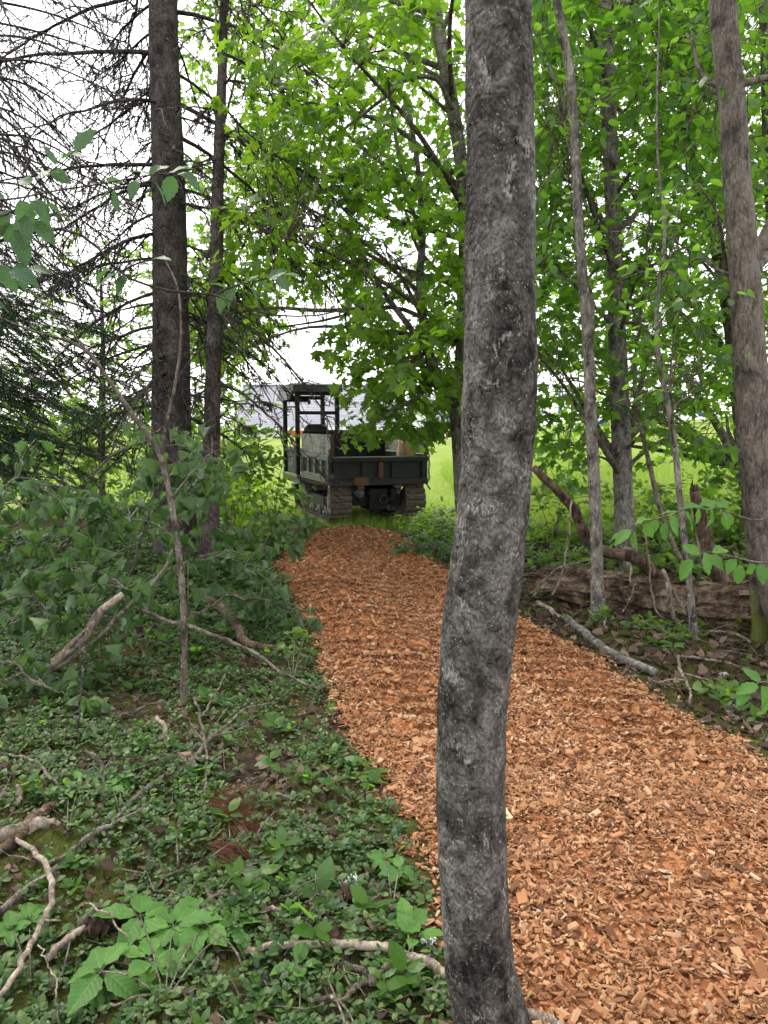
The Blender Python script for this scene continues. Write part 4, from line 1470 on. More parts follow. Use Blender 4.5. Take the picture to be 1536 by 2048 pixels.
# ------------------------------------------------------------------ wilting cut branches heaped on the left
def cut_branch(label, pts, nl, size, mat='leaf_wilt', tw=7, r=(.012, .004), stem_mat='twig', spread=.28, hang=1.0, group='wilting cut branches heaped on the left'):
    P = np.array([at(*p) for p in pts])
    P[:, 2] = np.maximum(P[:, 2], G(P[:, 0], P[:, 1]) + .02)
    rt = root('cut_branch', label, 'cut branch', (P[0, 0], P[0, 1], float(P[0, 2])), group)
    m = MB()
    L = stem(m, P, r, 24, 8, .008)
    nodes = []
    for k in range(tw):
        j = int(rng.integers(5, 24))
        d = nrm(rng.normal(0, 1, 3) * (1, .8, .35) + (L[min(j + 1, 23)] - L[j - 1]) * 2)
        l = spread * rng.uniform(.6, 1.5)
        q = L[j] + d * l
        q[2] = max(q[2] - .05, float(G(q[0], q[1])) + .08)
        tp = stem(m, [L[j], (L[j] + q) / 2 + (0, 0, .04), q], (.005, .0025), 7, 5)
        nodes += [tp[3], tp[4], tp[5], tp[6], tp[6]]
    nodes += [L[k] for k in range(8, 24, 2)] + [L[-1], L[-1]]
    m.build('stem', M[stem_mat], rt)
    idx = rng.integers(0, len(nodes), nl)
    Q = np.array([nodes[i] for i in idx]) + rng.normal(0, .035, (nl, 3))
    yd = rng.normal(0, .55, (nl, 3))
    yd[:, 2] = -hang * rng.uniform(.6, 1.9, nl)
    up = rng.normal(0, .8, (nl, 3)) + (0, -.25, .4)
    sz = size * rng.uniform(.6, 1.25, nl)
    low = Q[:, 2] - sz * .75 < G(Q[:, 0], Q[:, 1])
    yd[low, 2] *= .15
    leaf_objs(rt, LM_WILT, M[mat], list(Q), yd, up, sz)
    return rt


for a in [
    ('wilting branch heaped highest, its leaves drooping over the thick spruce foot', [(250, 1180, 5.6), (300, 1020, 5.6), (340, 930, 5.6), (390, 930, 5.6), (420, 960, 5.5)], 52, .15, 9),
    ('wilting branch whose leaf tuft hangs in front of the slim spruce trunk', [(330, 1120, 6.2), (380, 960, 6.0), (425, 905, 6.0), (435, 960, 5.9)], 30, .15, 5),
    ('small wilting twig drooping before the thick spruce trunk at bent sapling height', [(335, 960, 5.4), (300, 880, 5.4), (285, 880, 5.4), (320, 860, 5.4)], 18, .14, 3),
    ('wilting branch at the far left edge hanging over the heap', [(-60, 1180, 4.8), (0, 1000, 4.9), (50, 960, 4.9), (110, 1000, 4.9)], 46, .14, 8),
    ('pale-veined wilting branch in the middle of the leaf heap', [(60, 1160, 5.1), (150, 1070, 5.1), (220, 1010, 5.1), (270, 1040, 5.0)], 56, .14, 9),
    ('wilting branch sprawled low across the front of the heap', [(30, 1230, 4.7), (120, 1160, 4.7), (190, 1140, 4.7), (260, 1180, 4.6)], 50, .135, 8),
    ('wilting branch lying deepest in the heap behind the bent sapling', [(280, 1230, 5.3), (350, 1130, 5.5), (430, 1120, 5.6), (500, 1130, 5.7)], 52, .135, 9),
    ('wilting branch trailing from the heap towards the path edge', [(380, 1230, 5.4), (470, 1190, 5.6), (540, 1200, 5.7), (590, 1230, 5.8)], 34, .13, 6),
    ('wilting leaf tuft dangling at the lower left corner of the heap', [(-40, 1300, 4.2), (40, 1330, 4.2), (95, 1370, 4.2), (140, 1400, 4.15)], 30, .135, 5),
    ('wilting branch tip hanging below the pale propped stick', [(150, 1260, 4.8), (200, 1230, 4.7), (220, 1260, 4.65), (205, 1300, 4.6)], 20, .125, 4),
    ('wilting branch with grey undersides right of the heap by the slim spruce', [(400, 1180, 7.2), (455, 1080, 7.2), (490, 1050, 7.1), (520, 1075, 7.1)], 34, .14, 6),
    ('wilting branch draped at the very edge of the wood chips', [(500, 1130, 7.4), (550, 1060, 7.3), (585, 1035, 7.2), (615, 1050, 7.2)], 26, .14, 4),
    ('wilting branch low on the left edge behind the propped stick', [(-80, 1290, 4.5), (-10, 1210, 4.6), (50, 1190, 4.6), (100, 1230, 4.5)], 44, .135, 7),
    ('dark wilting branch at the back of the heap below the hemlock', [(-20, 1090, 6.6), (90, 1020, 6.6), (180, 1000, 6.6), (260, 1020, 6.5)], 46, .15, 8)]:
    cut_branch(a[0], a[1], int(a[2] * 1.7), a[3] * .86, tw=int(a[4] * 1.5))

# ------------------------------------------------------------------ saplings and plants
bs = root('bent_sapling', 'thin grey bent sapling standing left of the path before the spruces', 'sapling', gd(370, 1452))
m = MB()
w = px_line([(370, 1455, 15), (368, 1380, 14), (369, 1280, 13), (362, 1150, 13), (345, 1020, 12), (330, 950, 12), (318, 905, 11), (280, 850, 10), (225, 770, 8), (170, 700, 7), (60, 660, 5), (-60, 610, 4)], 4.2)
w = crs(w, 70)
m.tube(w[:, :3], w[:, 3], 10, True, trunk_rough(.06, 77))
m.build('stem', M['twig'], bs)
for pts in ([(322, 910, 8), (332, 850, 7), (350, 770, 6), (362, 660, 5), (350, 560, 4), (330, 520, 3)], [(190, 720, 4), (120, 640, 4), (40, 560, 3), (-40, 480, 3)],
            [(340, 1000, 4), (380, 950, 3), (430, 900, 2)], [(300, 880, 4), (240, 900, 3), (170, 960, 2)]):
    w = crs(px_line(pts, 4.2), 24)
    MB().tube(w[:, :3], w[:, 3], 7).build('limb', M['twig'], bs)


def leafy_twig(rt, pts, D, leaves, size, mat='leaf_dim', tm='twig_dark', w=(5, 2), face=(0, -.2, 1.), ddep=0.):
    """a thin twig through pixel points with leaves given as (px, py, angle in the picture, scale)"""
    L = px_line([(p[0], p[1], 1) for p in pts], D)[:, :3]
    L[:, 1] += np.linspace(0, ddep, len(L))
    m = MB()
    L = stem(m, L, (w[0] / 2 * D / F, w[1] / 2 * D / F), 26, 6)
    m.build('twig', M[tm], rt)
    P, yd, sz = [], [], []
    for (x, y, a, s) in leaves:
        q = at(x, y, D + rng.normal(0, .06))
        j = int(np.argmin(np.linalg.norm(L - q, axis=1)))
        P.append(q)
        yd.append((math.cos(math.radians(a)), rng.normal(0, .35), math.sin(math.radians(a))))
        sz.append(size * s * rng.uniform(.9, 1.1))
    if not P:
        return
    up = np.array(face)[None] + rng.normal(0, .28, (len(P), 3))
    leaf_objs(rt, LM_FRESH, M[mat], P, np.array(yd), up, sz)


ash = root('ash_sapling', 'leafy sapling reaching in from the left with dim hanging leaf sprigs', 'sapling', (-2.45, 3.7, float(G(-2.45, 3.7))))
m = MB()
w = crs(np.array([(-2.45, 3.7, float(G(-2.45, 3.7)) - .03, .03), (-2.42, 3.7, 1.2, .026), (-2.38, 3.72, 2.4, .02), (-2.3, 3.75, 3.6, .012)]), 40)
m.tube(w[:, :3], w[:, 3], 10)
m.build('stem', M['twig_dark'], ash)
leafy_twig(ash, [(-300, 520), (-120, 490), (0, 482), (80, 462), (140, 460), (190, 490), (240, 545), (330, 580), (430, 590), (520, 625), (640, 630), (720, 612)], 3.7, [], .1, w=(9, 2.5))
leafy_twig(ash, [(-280, 420), (-60, 440), (30, 420), (70, 370), (130, 320), (150, 300)], 3.6,
           [(60, 370, 140, .9), (75, 360, 60, 1), (100, 340, -30, .8), (125, 318, 20, .9), (150, 300, 45, 1), (110, 330, 110, .8), (40, 400, -80, 1.2), (60, 400, -40, 1.2), (20, 420, -120, 1.3), (0, 440, -60, 1.3), (50, 430, -90, 1.3), (90, 410, -20, 1), (10, 400, 150, 1), (30, 460, -70, 1.2), (70, 440, -50, 1.1)], .13, face=(0, -.6, .7))
leafy_twig(ash, [(-300, 560), (-100, 545), (-20, 520), (60, 530)], 3.6, [(0, 530, -60, 1.2), (20, 540, -20, 1.2), (40, 525, -80, 1), (-10, 560, -100, 1.2), (60, 535, -10, .9)], .13, face=(0, -.6, .7))
leafy_twig(ash, [(-250, 330), (0, 400), (120, 380), (220, 365), (300, 350), (360, 345)], 3.5,
           [(225, 375, -130, 1), (245, 365, 170, .8), (275, 360, -110, 1), (300, 355, 50, 1), (310, 365, -60, 1), (335, 350, 30, 1.2), (345, 352, -110, 1), (355, 348, -20, 1.2), (300, 350, 160, .9), (230, 380, -90, 1.2)], .11, mat='leaf_dim')
leafy_twig(ash, [(240, 545), (280, 525), (320, 518)], 3.7, [(300, 520, 5, 1.1), (270, 530, 20, .8), (240, 545, -150, 1.2), (220, 540, -160, 1.1), (250, 550, -120, 1), (195, 545, -150, 1)], .11, mat='leaf_dim')
leafy_twig(ash, [(430, 590), (460, 575), (520, 560), (570, 548)], 3.75,
           [(450, 575, 160, .8), (470, 570, -120, 1.2), (490, 565, 25, 1), (515, 562, -30, 1.1), (535, 558, 30, 1), (560, 550, 5, 1), (500, 575, -60, 1.1), (440, 585, -90, 1), (555, 552, -50, .9)], .105, mat='leaf_dim')

# broad-leaved sapling hanging over the fallen log on the right
rs = root('leafy_sapling', 'fresh green sapling with broad leaves hanging over the fallen log on the right', 'sapling', gd(1640, 1470))
b_ = gd(1640, 1470)
m = MB()
stem(m, [b_ - (0, 0, .03), b_ + (-.05, .05, .5), b_ + (-.2, .15, 1.0)], (.014, .008), 20, 8)
m.build('stem', M['twig'], rs)
D_ = 4.6
leafy_twig(rs, [(1600, 1000), (1520, 1040), (1440, 1020), (1390, 1012), (1340, 1030), (1290, 1045), (1260, 1060)], D_,
           [(1262, 1060, -140, 1.1), (1270, 1065, -100, 1), (1290, 1045, -60, 1.1), (1300, 1040, 170, 1), (1320, 1030, 30, 1), (1315, 1040, -120, 1), (1340, 1030, -70, 1.1), (1365, 1020, 40, 1), (1370, 1022, -60, 1.2), (1395, 1015, -80, 1.2), (1400, 1015, 20, 1), (1420, 1018, -70, 1.1),
            (1440, 1020, -45, 1.2), (1435, 1015, 30, .9), (1455, 1025, -85, 1.1), (1245, 1070, -170, .8), (1330, 1045, -95, 1)], .115, 'leaf_big', 'twig', face=(0, -.5, .8))
leafy_twig(rs, [(1600, 1120), (1520, 1125), (1450, 1110), (1410, 1105), (1385, 1120)], 4.5,
           [(1385, 1120, -115, 1.3), (1400, 1108, 150, 1), (1410, 1105, -80, 1.2), (1425, 1105, 20, 1), (1420, 1110, -50, 1), (1480, 1130, -95, 1.2), (1500, 1128, -60, 1), (1470, 1118, -130, 1), (1520, 1128, -80, 1)], .115, 'leaf_big', 'twig', face=(0, -.6, .7))
leafy_twig(rs, [(1640, 1360), (1570, 1370), (1520, 1365), (1490, 1380)], 4.0, [(1520, 1365, 130, 1), (1515, 1370, -170, 1.1), (1500, 1378, -130, 1), (1525, 1372, -70, 1.4), (1535, 1362, 40, 1.1), (1550, 1370, -60, 1.2)], .125, 'leaf_big', 'twig', face=(0, -.3, .9))


def plant(label, base, hubs, size, mat='leaf_big', cat='plant', name='seedling', group=None, n=(5, 7), tm='twig', up=.25):
    """hubs: (px, py, D) tops of stems carrying a ring of leaves"""
    b = gd(*base)
    b[2] = float(G(b[0], b[1]))
    rt = root(name, label, cat, b, group)
    m = MB()
    P, yd, U, sz = [], [], [], []
    for h in hubs:
        q = at(*h)
        q[2] = max(q[2], b[2] + .04)
        stem(m, [b, (b + q) / 2 + (0, 0, .03), q], (.0032, .0018), 8, 5)
        k = int(rng.integers(*n))
        a0 = rng.uniform(0, 6.28)
        for i in range(k):
            a = a0 + i * 6.28 / k + rng.normal(0, .2)
            e = np.array((math.cos(a), math.sin(a), up + rng.normal(0, .15)))
            pt = q + e * size * .12
            m.tube([q, pt], .0014, 4)
            P.append(pt)
            yd.append(e)
            U.append(np.array((0, -.15, 1.)) + rng.normal(0, .2, 3))
            sz.append(size * rng.uniform(.65, 1.15))
    m.build('stem', M[tm], rt)
    leaf_objs(rt, LM_FRESH, M[mat], P, np.array(yd), np.array(U), sz)
    return rt


plant('large bright green seedling with toothed leaves at the bottom left', (330, 2010), [(410, 1898, 2.25), (300, 1965, 2.1), (282, 1888, 2.3), (205, 2000, 2.05), (350, 1915, 2.25), (470, 1900, 2.25)], .125, up=.06)
plant('small seedling with blue-green leaves left of the near trunk foot', (785, 1830), [(770, 1775, 2.62), (800, 1800, 2.55)], .072, up=.1)
plant('upright light green seedling beside the near trunk base', (820, 1960), [(815, 1905, 2.25), (830, 1935, 2.2)], .085, n=(3, 5), up=.5)
plant('single broad-leaved seedling over the grey stick at the left edge', (135, 1690), [(140, 1630, 3.1), (165, 1610, 3.2)], .10, n=(3, 5))
plant('small seedling between the crossing sticks on the left', (245, 1660), [(240, 1615, 3.2), (225, 1640, 3.15)], .075)
plant('yellow-green seedling at the left rim of the wood chips', (585, 1370), [(590, 1265, 4.9), (570, 1300, 4.85), (610, 1275, 4.95)], .10, mat='leaf_light')
plant('whorled narrow-leaved seedling at the lower left edge', (60, 1960), [(65, 1935, 2.35), (30, 1950, 2.3)], .075, n=(6, 8))
plant('pale green seedling at the bottom edge below the crossing roots', (600, 2040), [(600, 2010, 2.1)], .08, n=(4, 5))
plant('small green seedling under the bent sapling', (450, 1560), [(445, 1530, 3.7)], .07)
plant('small fresh seedling on the litter right of the chips', (1320, 1330), [(1310, 1300, 5.4), (1345, 1320, 5.3)], .09, mat='leaf_big')
plant('small leafy seedling in front of the slender trunk on the right', (1270, 1300), [(1265, 1270, 5.8)], .09, mat='leaf_big')
plant('low seedling by the left end of the fallen log', (1110, 1200), [(1095, 1165, 6.9), (1120, 1150, 7.0), (1080, 1170, 6.9)], .09, mat='leaf_big')
plant('ragged green seedling at the chip edge behind the near trunk', (1075, 1240), [(1072, 1222, 6.4)], .09, mat='leaf_light', n=(7, 9))


# ------------------------------------------------------------------ leafy shrubs
def shrub(name, label, px, py, h, wd, n, size, tmpl, mat, nleaf=11, group=None, stems=4):
    b = gd(px, py)
    b[2] = float(G(b[0], b[1]))
    rt = root(name, label, 'shrub', b, group)
    m = MB()
    tips = []
    for k in range(stems):
        a = rng.uniform(0, 6.28)
        q = b + np.array((math.cos(a) * wd * rng.uniform(.1, .7), math.sin(a) * wd * .6, h * rng.uniform(.6, 1)))
        P = stem(m, [b - (0, 0, .02), b * .6 + q * .4 + (0, 0, .1 * h), q], (.009, .003), 12, 5, .01)
        tips.append(P)
    A = np.concatenate(tips)
    C = b + rng.normal(0, 1, (n, 3)) * (wd * .5, wd * .4, 0) + np.stack([np.zeros(n), np.zeros(n), h * rng.uniform(.15, 1.02, n)], -1)
    d = []
    for c in C:
        j = int(np.argmin(np.linalg.norm(A - c, axis=1)))
        m.tube([A[j], (A[j] + c) / 2 + (0, 0, .02), c], (.004, .003, .002), 3, False)
        d.append(c - A[j] + rng.normal(0, .15, 3))
    m.build('stems', M['twig'], rt)
    mb = MB()
    leaf_sprays(mb, C, nrm(np.array(d)), rng.uniform(.2, .45, n), nleaf, size, tmpl, .45, .25)
    tag(mb.build('foliage', M[mat], rt, smooth=False), kind='stuff')


shrub('leafy_shrub', 'yellow-green shrub between the slim spruce and the dumper', 478, 1085, 1.45, .6, 60, .115, OVATE, 'leaf_light')
shrub('leafy_shrub', 'sunlit leafy bush at the edge of the lawn left of the dumper', 455, 1010, 2.0, .7, 80, .115, MAPLE, 'leaf_light')
shrub('leafy_shrub', 'thin leafy shrub rising against the left track of the dumper', 548, 1090, 1.35, .30, 20, .09, OVATE, 'leaf_light')
shrub('leafy_shrub', 'sunlit shrub behind the thick spruce trunk', 280, 1030, 1.8, 1.0, 80, .12, MAPLE, 'leaf_light')
shrub('leafy_shrub', 'sunlit shrub under the hemlock at the left edge', 60, 1030, 1.9, 1.3, 90, .12, MAPLE, 'leaf_light')
shrub('leafy_shrub', 'sunlit shrub between hemlock and thick spruce', 170, 1020, 1.7, 1.0, 70, .12, OVATE, 'leaf_light')
shrub('leafy_shrub', 'low green shrub right of the slim spruce foot', 470, 1120, .8, .5, 40, .11, OVATE, 'leaf_maple')
shrub('leafy_shrub', 'leafy undergrowth right of the near trunk at log height', 1110, 1090, .8, .7, 40, .11, MAPLE, 'leaf_light')
shrub('leafy_shrub', 'leafy undergrowth behind the fallen log by the straight trunk', 1300, 1080, .75, .8, 40, .11, OVATE, 'leaf_light')
shrub('leafy_shrub', 'leafy undergrowth behind the broken snag', 1430, 1080, .8, .7, 36, .11, MAPLE, 'leaf_light')
shrub('leafy_shrub', 'taller shrub behind the near trunk on its right side', 1130, 1010, 1.2, .8, 34, .12, MAPLE, 'leaf_light')
shrub('leafy_shrub', 'low shrub at the foot of the forked maple', 905, 1090, .35, .45, 28, .10, OVATE, 'leaf_light')
shrub('leafy_shrub', 'low weedy shrub right of the dumper tracks', 855, 1078, .25, .45, 26, .085, OVATE, 'leaf_light')
shrub('leafy_shrub', 'shrub at the right edge behind the stout trunk', 1560, 1090, 1.3, .7, 50, .11, OVATE, 'leaf_beech')

# cut leafy boughs dropped by the path end
cut_branch('grey-green wilting bough dropped right of the path end', [(930, 1130, 8.6), (890, 1100, 8.8), (850, 1095, 9.0), (820, 1090, 9.2)], 44, .12, tw=8, hang=.35, group='wilting boughs by the path end')
cut_branch('second wilting bough dropped against the near trunk by the path end', [(960, 1160, 7.8), (930, 1125, 8.2), (900, 1105, 8.5), (880, 1095, 8.7)], 30, .12, tw=6, hang=.3, group='wilting boughs by the path end')

# ------------------------------------------------------------------ dead wood on the right
lg = root('fallen_log', 'thick rotting brown log lying across the right side', 'log', gd(1300, 1235))
pts = [(1060, 1185, 6.95, .07), (1085, 1168, 6.9, .105), (1160, 1170, 6.75, .135), (1260, 1190, 6.45, .155), (1360, 1212, 6.15, .175), (1460, 1236, 5.95, .19), (1560, 1262, 5.8, .20), (1750, 1300, 5.6, .20)]
w = np.array([(*at(x, y, D), r) for x, y, D, r in pts])
w[:, 2] = np.maximum(w[:, 2], G(w[:, 0], w[:, 1]) + w[:, 3] * .75)
w = crs(w, 120)
nn = SN(3, 18, 3, 5)
nn2 = SN(11, 18, 3, 6)


def log_rough(th, u, P):
    x = P[:, 0][:, None]
    return 1 + .16 * nn(x * .35, np.cos(th) * .5, np.sin(th) * .5) + .06 * np.abs(np.sin(6.5 * th + 1.2 * np.sin(2 * x) + nn(x, th * .1, 0))) + .03 * np.sin(23 * th + 2 * x) + .10 * nn2(x * .06, np.cos(th) * 1.1, np.sin(th) * 1.1) + .05 * nn2(x * .25, np.cos(th), np.sin(th))


MB().tube(w[:, :3], w[:, 3], 64, True, log_rough).build('wood', M['rot'], lg)
m = MB()
for k in range(70):                             # loose slabs of bark along the top
    i = int(rng.integers(5, 110))
    th = rng.uniform(.3, 2.9)
    o = np.array((0, -math.cos(th), math.sin(th)))
    B = leaf_basis(np.array([(1, rng.normal(-.15, .1), -.1)]), o[None] + rng.normal(0, .15, (1, 3)))
    B = B * np.array((rng.uniform(.02, .07), rng.uniform(.10, .35), rng.uniform(.008, .02)))
    m.inst(CV, BOXT, B, (w[i, :3] + o * w[i, 3] * 1.0)[None])
tag(m.build('bark_slabs', M['rot'], lg, smooth=False), kind='stuff')


def stick(label, pts, mat='twig', name='stick', r=None, D=None, side=(), seg=9, wob=.004, cat='stick', group=None, lift=.0):
    """pts (px, py, width px[, height]) resting on the ground unless a height or a distance is given"""
    out = []
    for p in pts:
        if D is not None:
            q = at(p[0], p[1], p[3] if len(p) > 3 else D)
        else:
            h = p[3] if len(p) > 3 else .015
            q = gd(p[0], p[1], h)
            q[2] = max(q[2], float(G(q[0], q[1])) + h * .6)
        out.append((*q, p[2] / 2 * (q[1] * cP + (CAMZ - q[2]) * sP) / F))
    w = np.array(out)
    rt = None
    n = max(12, 6 * len(pts))
    w = crs(w, n)
    wv = np.cumsum(rng.normal(0, wob, (n, 3)), 0)
    wv -= np.linspace(0, 1, n)[:, None] * wv[-1]
    w[:, :3] += wv
    m = MB().tube(w[:, :3], w[:, 3], seg, True, trunk_rough(.10, int(rng.integers(1e6))))
    for (u, ang, l) in side:
        i = int(u * (n - 1))
        t = nrm(w[min(i + 1, n - 1), :3] - w[max(i - 1, 0), :3])
        s = nrm(np.cross(t, (0, 0, 1.)))
        d = nrm(t * math.cos(R_(ang)) + s * math.sin(R_(ang)) + (0, 0, rng.uniform(-.05, .35)))
        P = w[i, :3] + d * (np.linspace(0, 1, 7) * l)[:, None] + np.cumsum(rng.normal(0, .03 * l, (7, 3)), 0) * np.linspace(0, 1, 7)[:, None]
        m.tube(P, w[i, 3] * .6 * np.linspace(1, .35, 7), 6)
    o = m.build(name, M[mat])
    c = w[0, :3]
    me = o.data
    me.transform(Matrix.Translation(Vector(-c)))
    o.location = Vector(c)
    return tag(o, label, cat, group)


stick('long curved dead branch rising from the log behind the slender trunk', [(1068, 936, 15), (1110, 975, 18), (1150, 1022, 20), (1180, 1080, 22), (1215, 1105, 22), (1270, 1115, 26), (1310, 1150, 26), (1345, 1185, 24)], 'rot_v', 'dead_branch', D=6.7, cat='branch')
sn = root('broken_snag', 'broken jagged snag leaning out of the fallen log', 'snag', at(1480, 1215, 6.0))
w = crs(px_line([(1389, 982, 20), (1400, 1030, 24), (1413, 1080, 28), (1428, 1130, 30), (1450, 1170, 34), (1485, 1218, 44)], 6.1), 40)
m = MB().tube(w[:, :3], w[:, 3], 18, True, trunk_rough(.12, 91))
for k in range(7):
    a = k * .9
    q = w[0, :3] + np.array((math.cos(a), math.sin(a), 0)) * w[0, 3] * .6
    m.tube([q, q + (0, 0, .03), q + (rng.normal(0, .01), 0, rng.uniform(.04, .10))], (.012, .009, .002), 5)
m.build('wood', M['rot_v'], sn)
stick('second dark root branch right of the broken snag', [(1455, 1150, 22), (1480, 1185, 26), (1505, 1210, 28), (1540, 1235, 28)], 'rot_v', 'dead_branch', D=6.2, cat='branch')
stick('pale stub standing behind the fallen log beside the snag', [(1404, 1130, 13), (1402, 1090, 15), (1400, 1062, 13)], 'twig_pale', 'tree_stub', D=7.4, cat='stub')
stick('pale broken stub standing behind the log left of the straight trunk', [(1256, 1150, 16), (1255, 1120, 17), (1254, 1098, 14)], 'twig_pale', 'tree_stub', D=7.9, cat='stub')
stick('speckled grey birch pole lying along the right rim of the chips', [(1128, 1238, 16, .03), (1160, 1262, 17, .03), (1200, 1290, 18, .035), (1250, 1318, 19, .04), (1310, 1345, 17, .04)], 'birch', 'birch_pole', cat='pole')
stick('pale stick at the chip edge just right of the near trunk', [(1075, 1205, 9, .04), (1100, 1222, 10, .04), (1120, 1234, 9, .04)], 'twig_pale', side=[(.4, 60, .25)])
stick('pale slanting stick leaning on the log front', [(1325, 1138, 7), (1345, 1180, 7), (1372, 1230, 7)], 'twig_pale', D=5.75)
stick('thin pale stick leaning beside the slanting one on the log front', [(1332, 1165, 9), (1345, 1215, 9), (1362, 1260, 8)], 'twig_pale', D=5.7)
stick('thin bare vine looping down in front of the log', [(1288, 1060, 4), (1298, 1120, 4), (1305, 1190, 4), (1315, 1225, 4), (1330, 1240, 4)], 'twig_pale', D=5.9)
stick('crooked bare twig in front of the log right of the slender trunk', [(1262, 1130, 4), (1257, 1162, 4), (1262, 1180, 4), (1255, 1205, 4), (1245, 1225, 4)], 'twig_pale', D=6.2)
stick('hanging pale vine left of the slender trunk', [(1143, 1000, 4), (1142, 1060, 4), (1135, 1110, 4), (1122, 1160, 5), (1105, 1190, 5)], 'twig_pale', D=6.6)
stick('long pale twig lying flat in front of the log towards the stout trunk', [(1270, 1240, 5, .08), (1330, 1255, 6, .08), (1400, 1262, 6, .07), (1460, 1265, 6, .1), (1500, 1285, 6, .08)], 'twig', side=[(.3, 50, .4), (.6, -50, .3)])
stick('long thin twig crossing the litter below the sapling foot', [(1350, 1315, 5, .03), (1420, 1318, 6, .03), (1470, 1330, 6, .03), (1510, 1355, 5, .03)], 'twig', side=[(.5, 50, .3)])
stick('forked pale twig on the moss at the right rim of the chips', [(1355, 1310, 6, .05), (1362, 1350, 6, .04), (1378, 1385, 5, .03), (1380, 1410, 5, .03)], 'twig_pale', side=[(.4, -60, .35), (.6, 50, .3)])
stick('slim twig leaning from the slender trunk foot', [(1208, 1240, 4), (1222, 1268, 4), (1240, 1285, 4)], 'twig_pale', D=5.7)
stick('grey branch propped against the log by the near trunk', [(1065, 1195, 5), (1110, 1140, 5), (1180, 1120, 4), (1215, 1118, 3)], 'twig', D=6.6)

# ------------------------------------------------------------------ sticks on the left
stick('thick pale stick propped through the wilting heap on the left', [(-60, 1440, 27), (30, 1395, 25), (100, 1330, 22), (165, 1270, 20), (210, 1215, 17), (245, 1188, 13)], 'twig_pale', 'propped_stick', D=4.5, side=[(.62, 35, .3), (.9, -40, .12)])
stick('long thin stick crossing the propped pale stick', [(110, 1340, 8, 4.4), (200, 1270, 8, 4.5), (280, 1190, 7, 4.6), (335, 1130, 6, 4.7), (345, 1100, 5, 4.7)], 'twig', D=4.5)
stick('long reddish twig sloping from the heap down to the chip edge', [(240, 1195, 8, 4.9), (320, 1235, 8, 4.8), (420, 1270, 8, 4.7), (520, 1315, 7, 4.6), (570, 1350, 6, 4.5), (640, 1378, 4, 4.4)], 'twig', D=4.7)
stick('dark curved root at the foot of the slim spruce', [(405, 1195, 18, .05), (440, 1215, 20, .06), (475, 1260, 20, .06), (500, 1290, 17, .04), (560, 1300, 12, .03)], 'rot_v', 'tree_root', cat='root')
stick('whitish broken stick standing out of the ground cover', [(313, 1432, 8, .12), (325, 1460, 9, .08), (335, 1490, 8, .05), (350, 1518, 7, .02)], 'twig_pale')
stick('short rotten brown stick lying below the bent sapling', [(238, 1530, 22, .03), (290, 1532, 22, .03), (350, 1528, 20, .03), (405, 1522, 12, .03)], 'rot', 'rotten_stick')
stick('forked grey twig rising below the bent sapling', [(270, 1592, 10, .02), (330, 1562, 11, .03), (385, 1522, 12, .05), (415, 1482, 9, .10), (460, 1440, 7, .14), (500, 1415, 5, .15), (550, 1408, 4, .13)], 'twig', 'forked_twig', side=[(.55, 70, .22), (.5, -60, .25)])
stick('thin curved twig beside the forked grey twig', [(408, 1600, 6, .02), (415, 1545, 6, .05), (405, 1500, 6, .08), (398, 1440, 5, .16), (388, 1395, 5, .2)], 'twig')
stick('long grey stick running diagonally across the lower left', [(-30, 1840, 15, .02), (60, 1775, 15, .03), (170, 1690, 14, .03), (270, 1605, 13, .03), (350, 1548, 11, .03)], 'twig', side=[(.5, 30, .3)])
stick('second grey stick alongside the long diagonal one', [(90, 1740, 8, .04), (180, 1680, 9, .04), (250, 1640, 9, .04), (275, 1615, 7, .04)], 'twig')
stick('thick grey log end at the left edge', [(-60, 1690, 30, .03), (0, 1680, 30, .03), (60, 1662, 26, .03), (115, 1650, 20, .03)], 'twig_pale', 'stick')
stick('dark rotten stick under the grey log end', [(-40, 1720, 34, .03), (20, 1700, 30, .02), (70, 1660, 24, .02), (150, 1590, 18, .03)], 'rot', 'rotten_stick')
stick('pale crooked branch curling down the left edge', [(30, 1672, 9, .05), (75, 1700, 11, .05), (105, 1740, 12, .05), (108, 1800, 12, .04), (80, 1860, 12, .04), (50, 1920, 12, .03), (0, 1985, 12, .03), (-40, 2030, 12, .03)], 'twig_pale', 'crooked_branch', side=[(.35, 50, .10), (.6, -45, .14)])
stick('thin twig arching at the left edge above the sticks', [(0, 1512, 6, .05), (60, 1530, 7, .06), (95, 1555, 7, .06), (118, 1590, 7, .03)], 'twig')
stick('short upright broken stick at the left edge', [(22, 1640, 10, .02), (28, 1610, 10, .06), (32, 1580, 9, .12)], 'twig_pale')
stick('bare twig standing left of the bent sapling', [(205, 1625, 6, .0), (208, 1580, 6, .10), (200, 1535, 6, .18), (170, 1500, 5, .24)], 'twig')
stick('thin dark stem rising through the ground cover left', [(150, 1520, 4, 3.75), (155, 1420, 4, 3.8), (165, 1330, 4, 3.9), (155, 1270, 4, 4.0)], 'twig_dark', D=3.8)
stick('pale barkless stick in the centre of the ground cover', [(444, 1787, 11, .03), (490, 1803, 12, .03), (530, 1815, 11, .03), (565, 1824, 9, .03)], 'twig_pale')
stick('long brown stick running from the needle fan to the bottom', [(495, 1735, 11, .02), (535, 1780, 12, .02), (570, 1820, 13, .02), (620, 1860, 14, .02), (690, 1915, 15, .02), (748, 1955, 14, .02)], 'twig')
stick('pale long root lying across the foreground to the near trunk', [(485, 1902, 13, .03), (560, 1890, 13, .04), (640, 1880, 15, .04), (720, 1895, 17, .04), (800, 1905, 16, .04), (860, 1915, 14, .03)], 'twig_pale', 'surface_root', cat='root')
stick('pale root at the left foot of the near trunk', [(770, 1945, 17, .03), (810, 1930, 19, .04), (860, 1935, 19, .04), (905, 1955, 18, .03)], 'twig_pale', 'surface_root', cat='root')
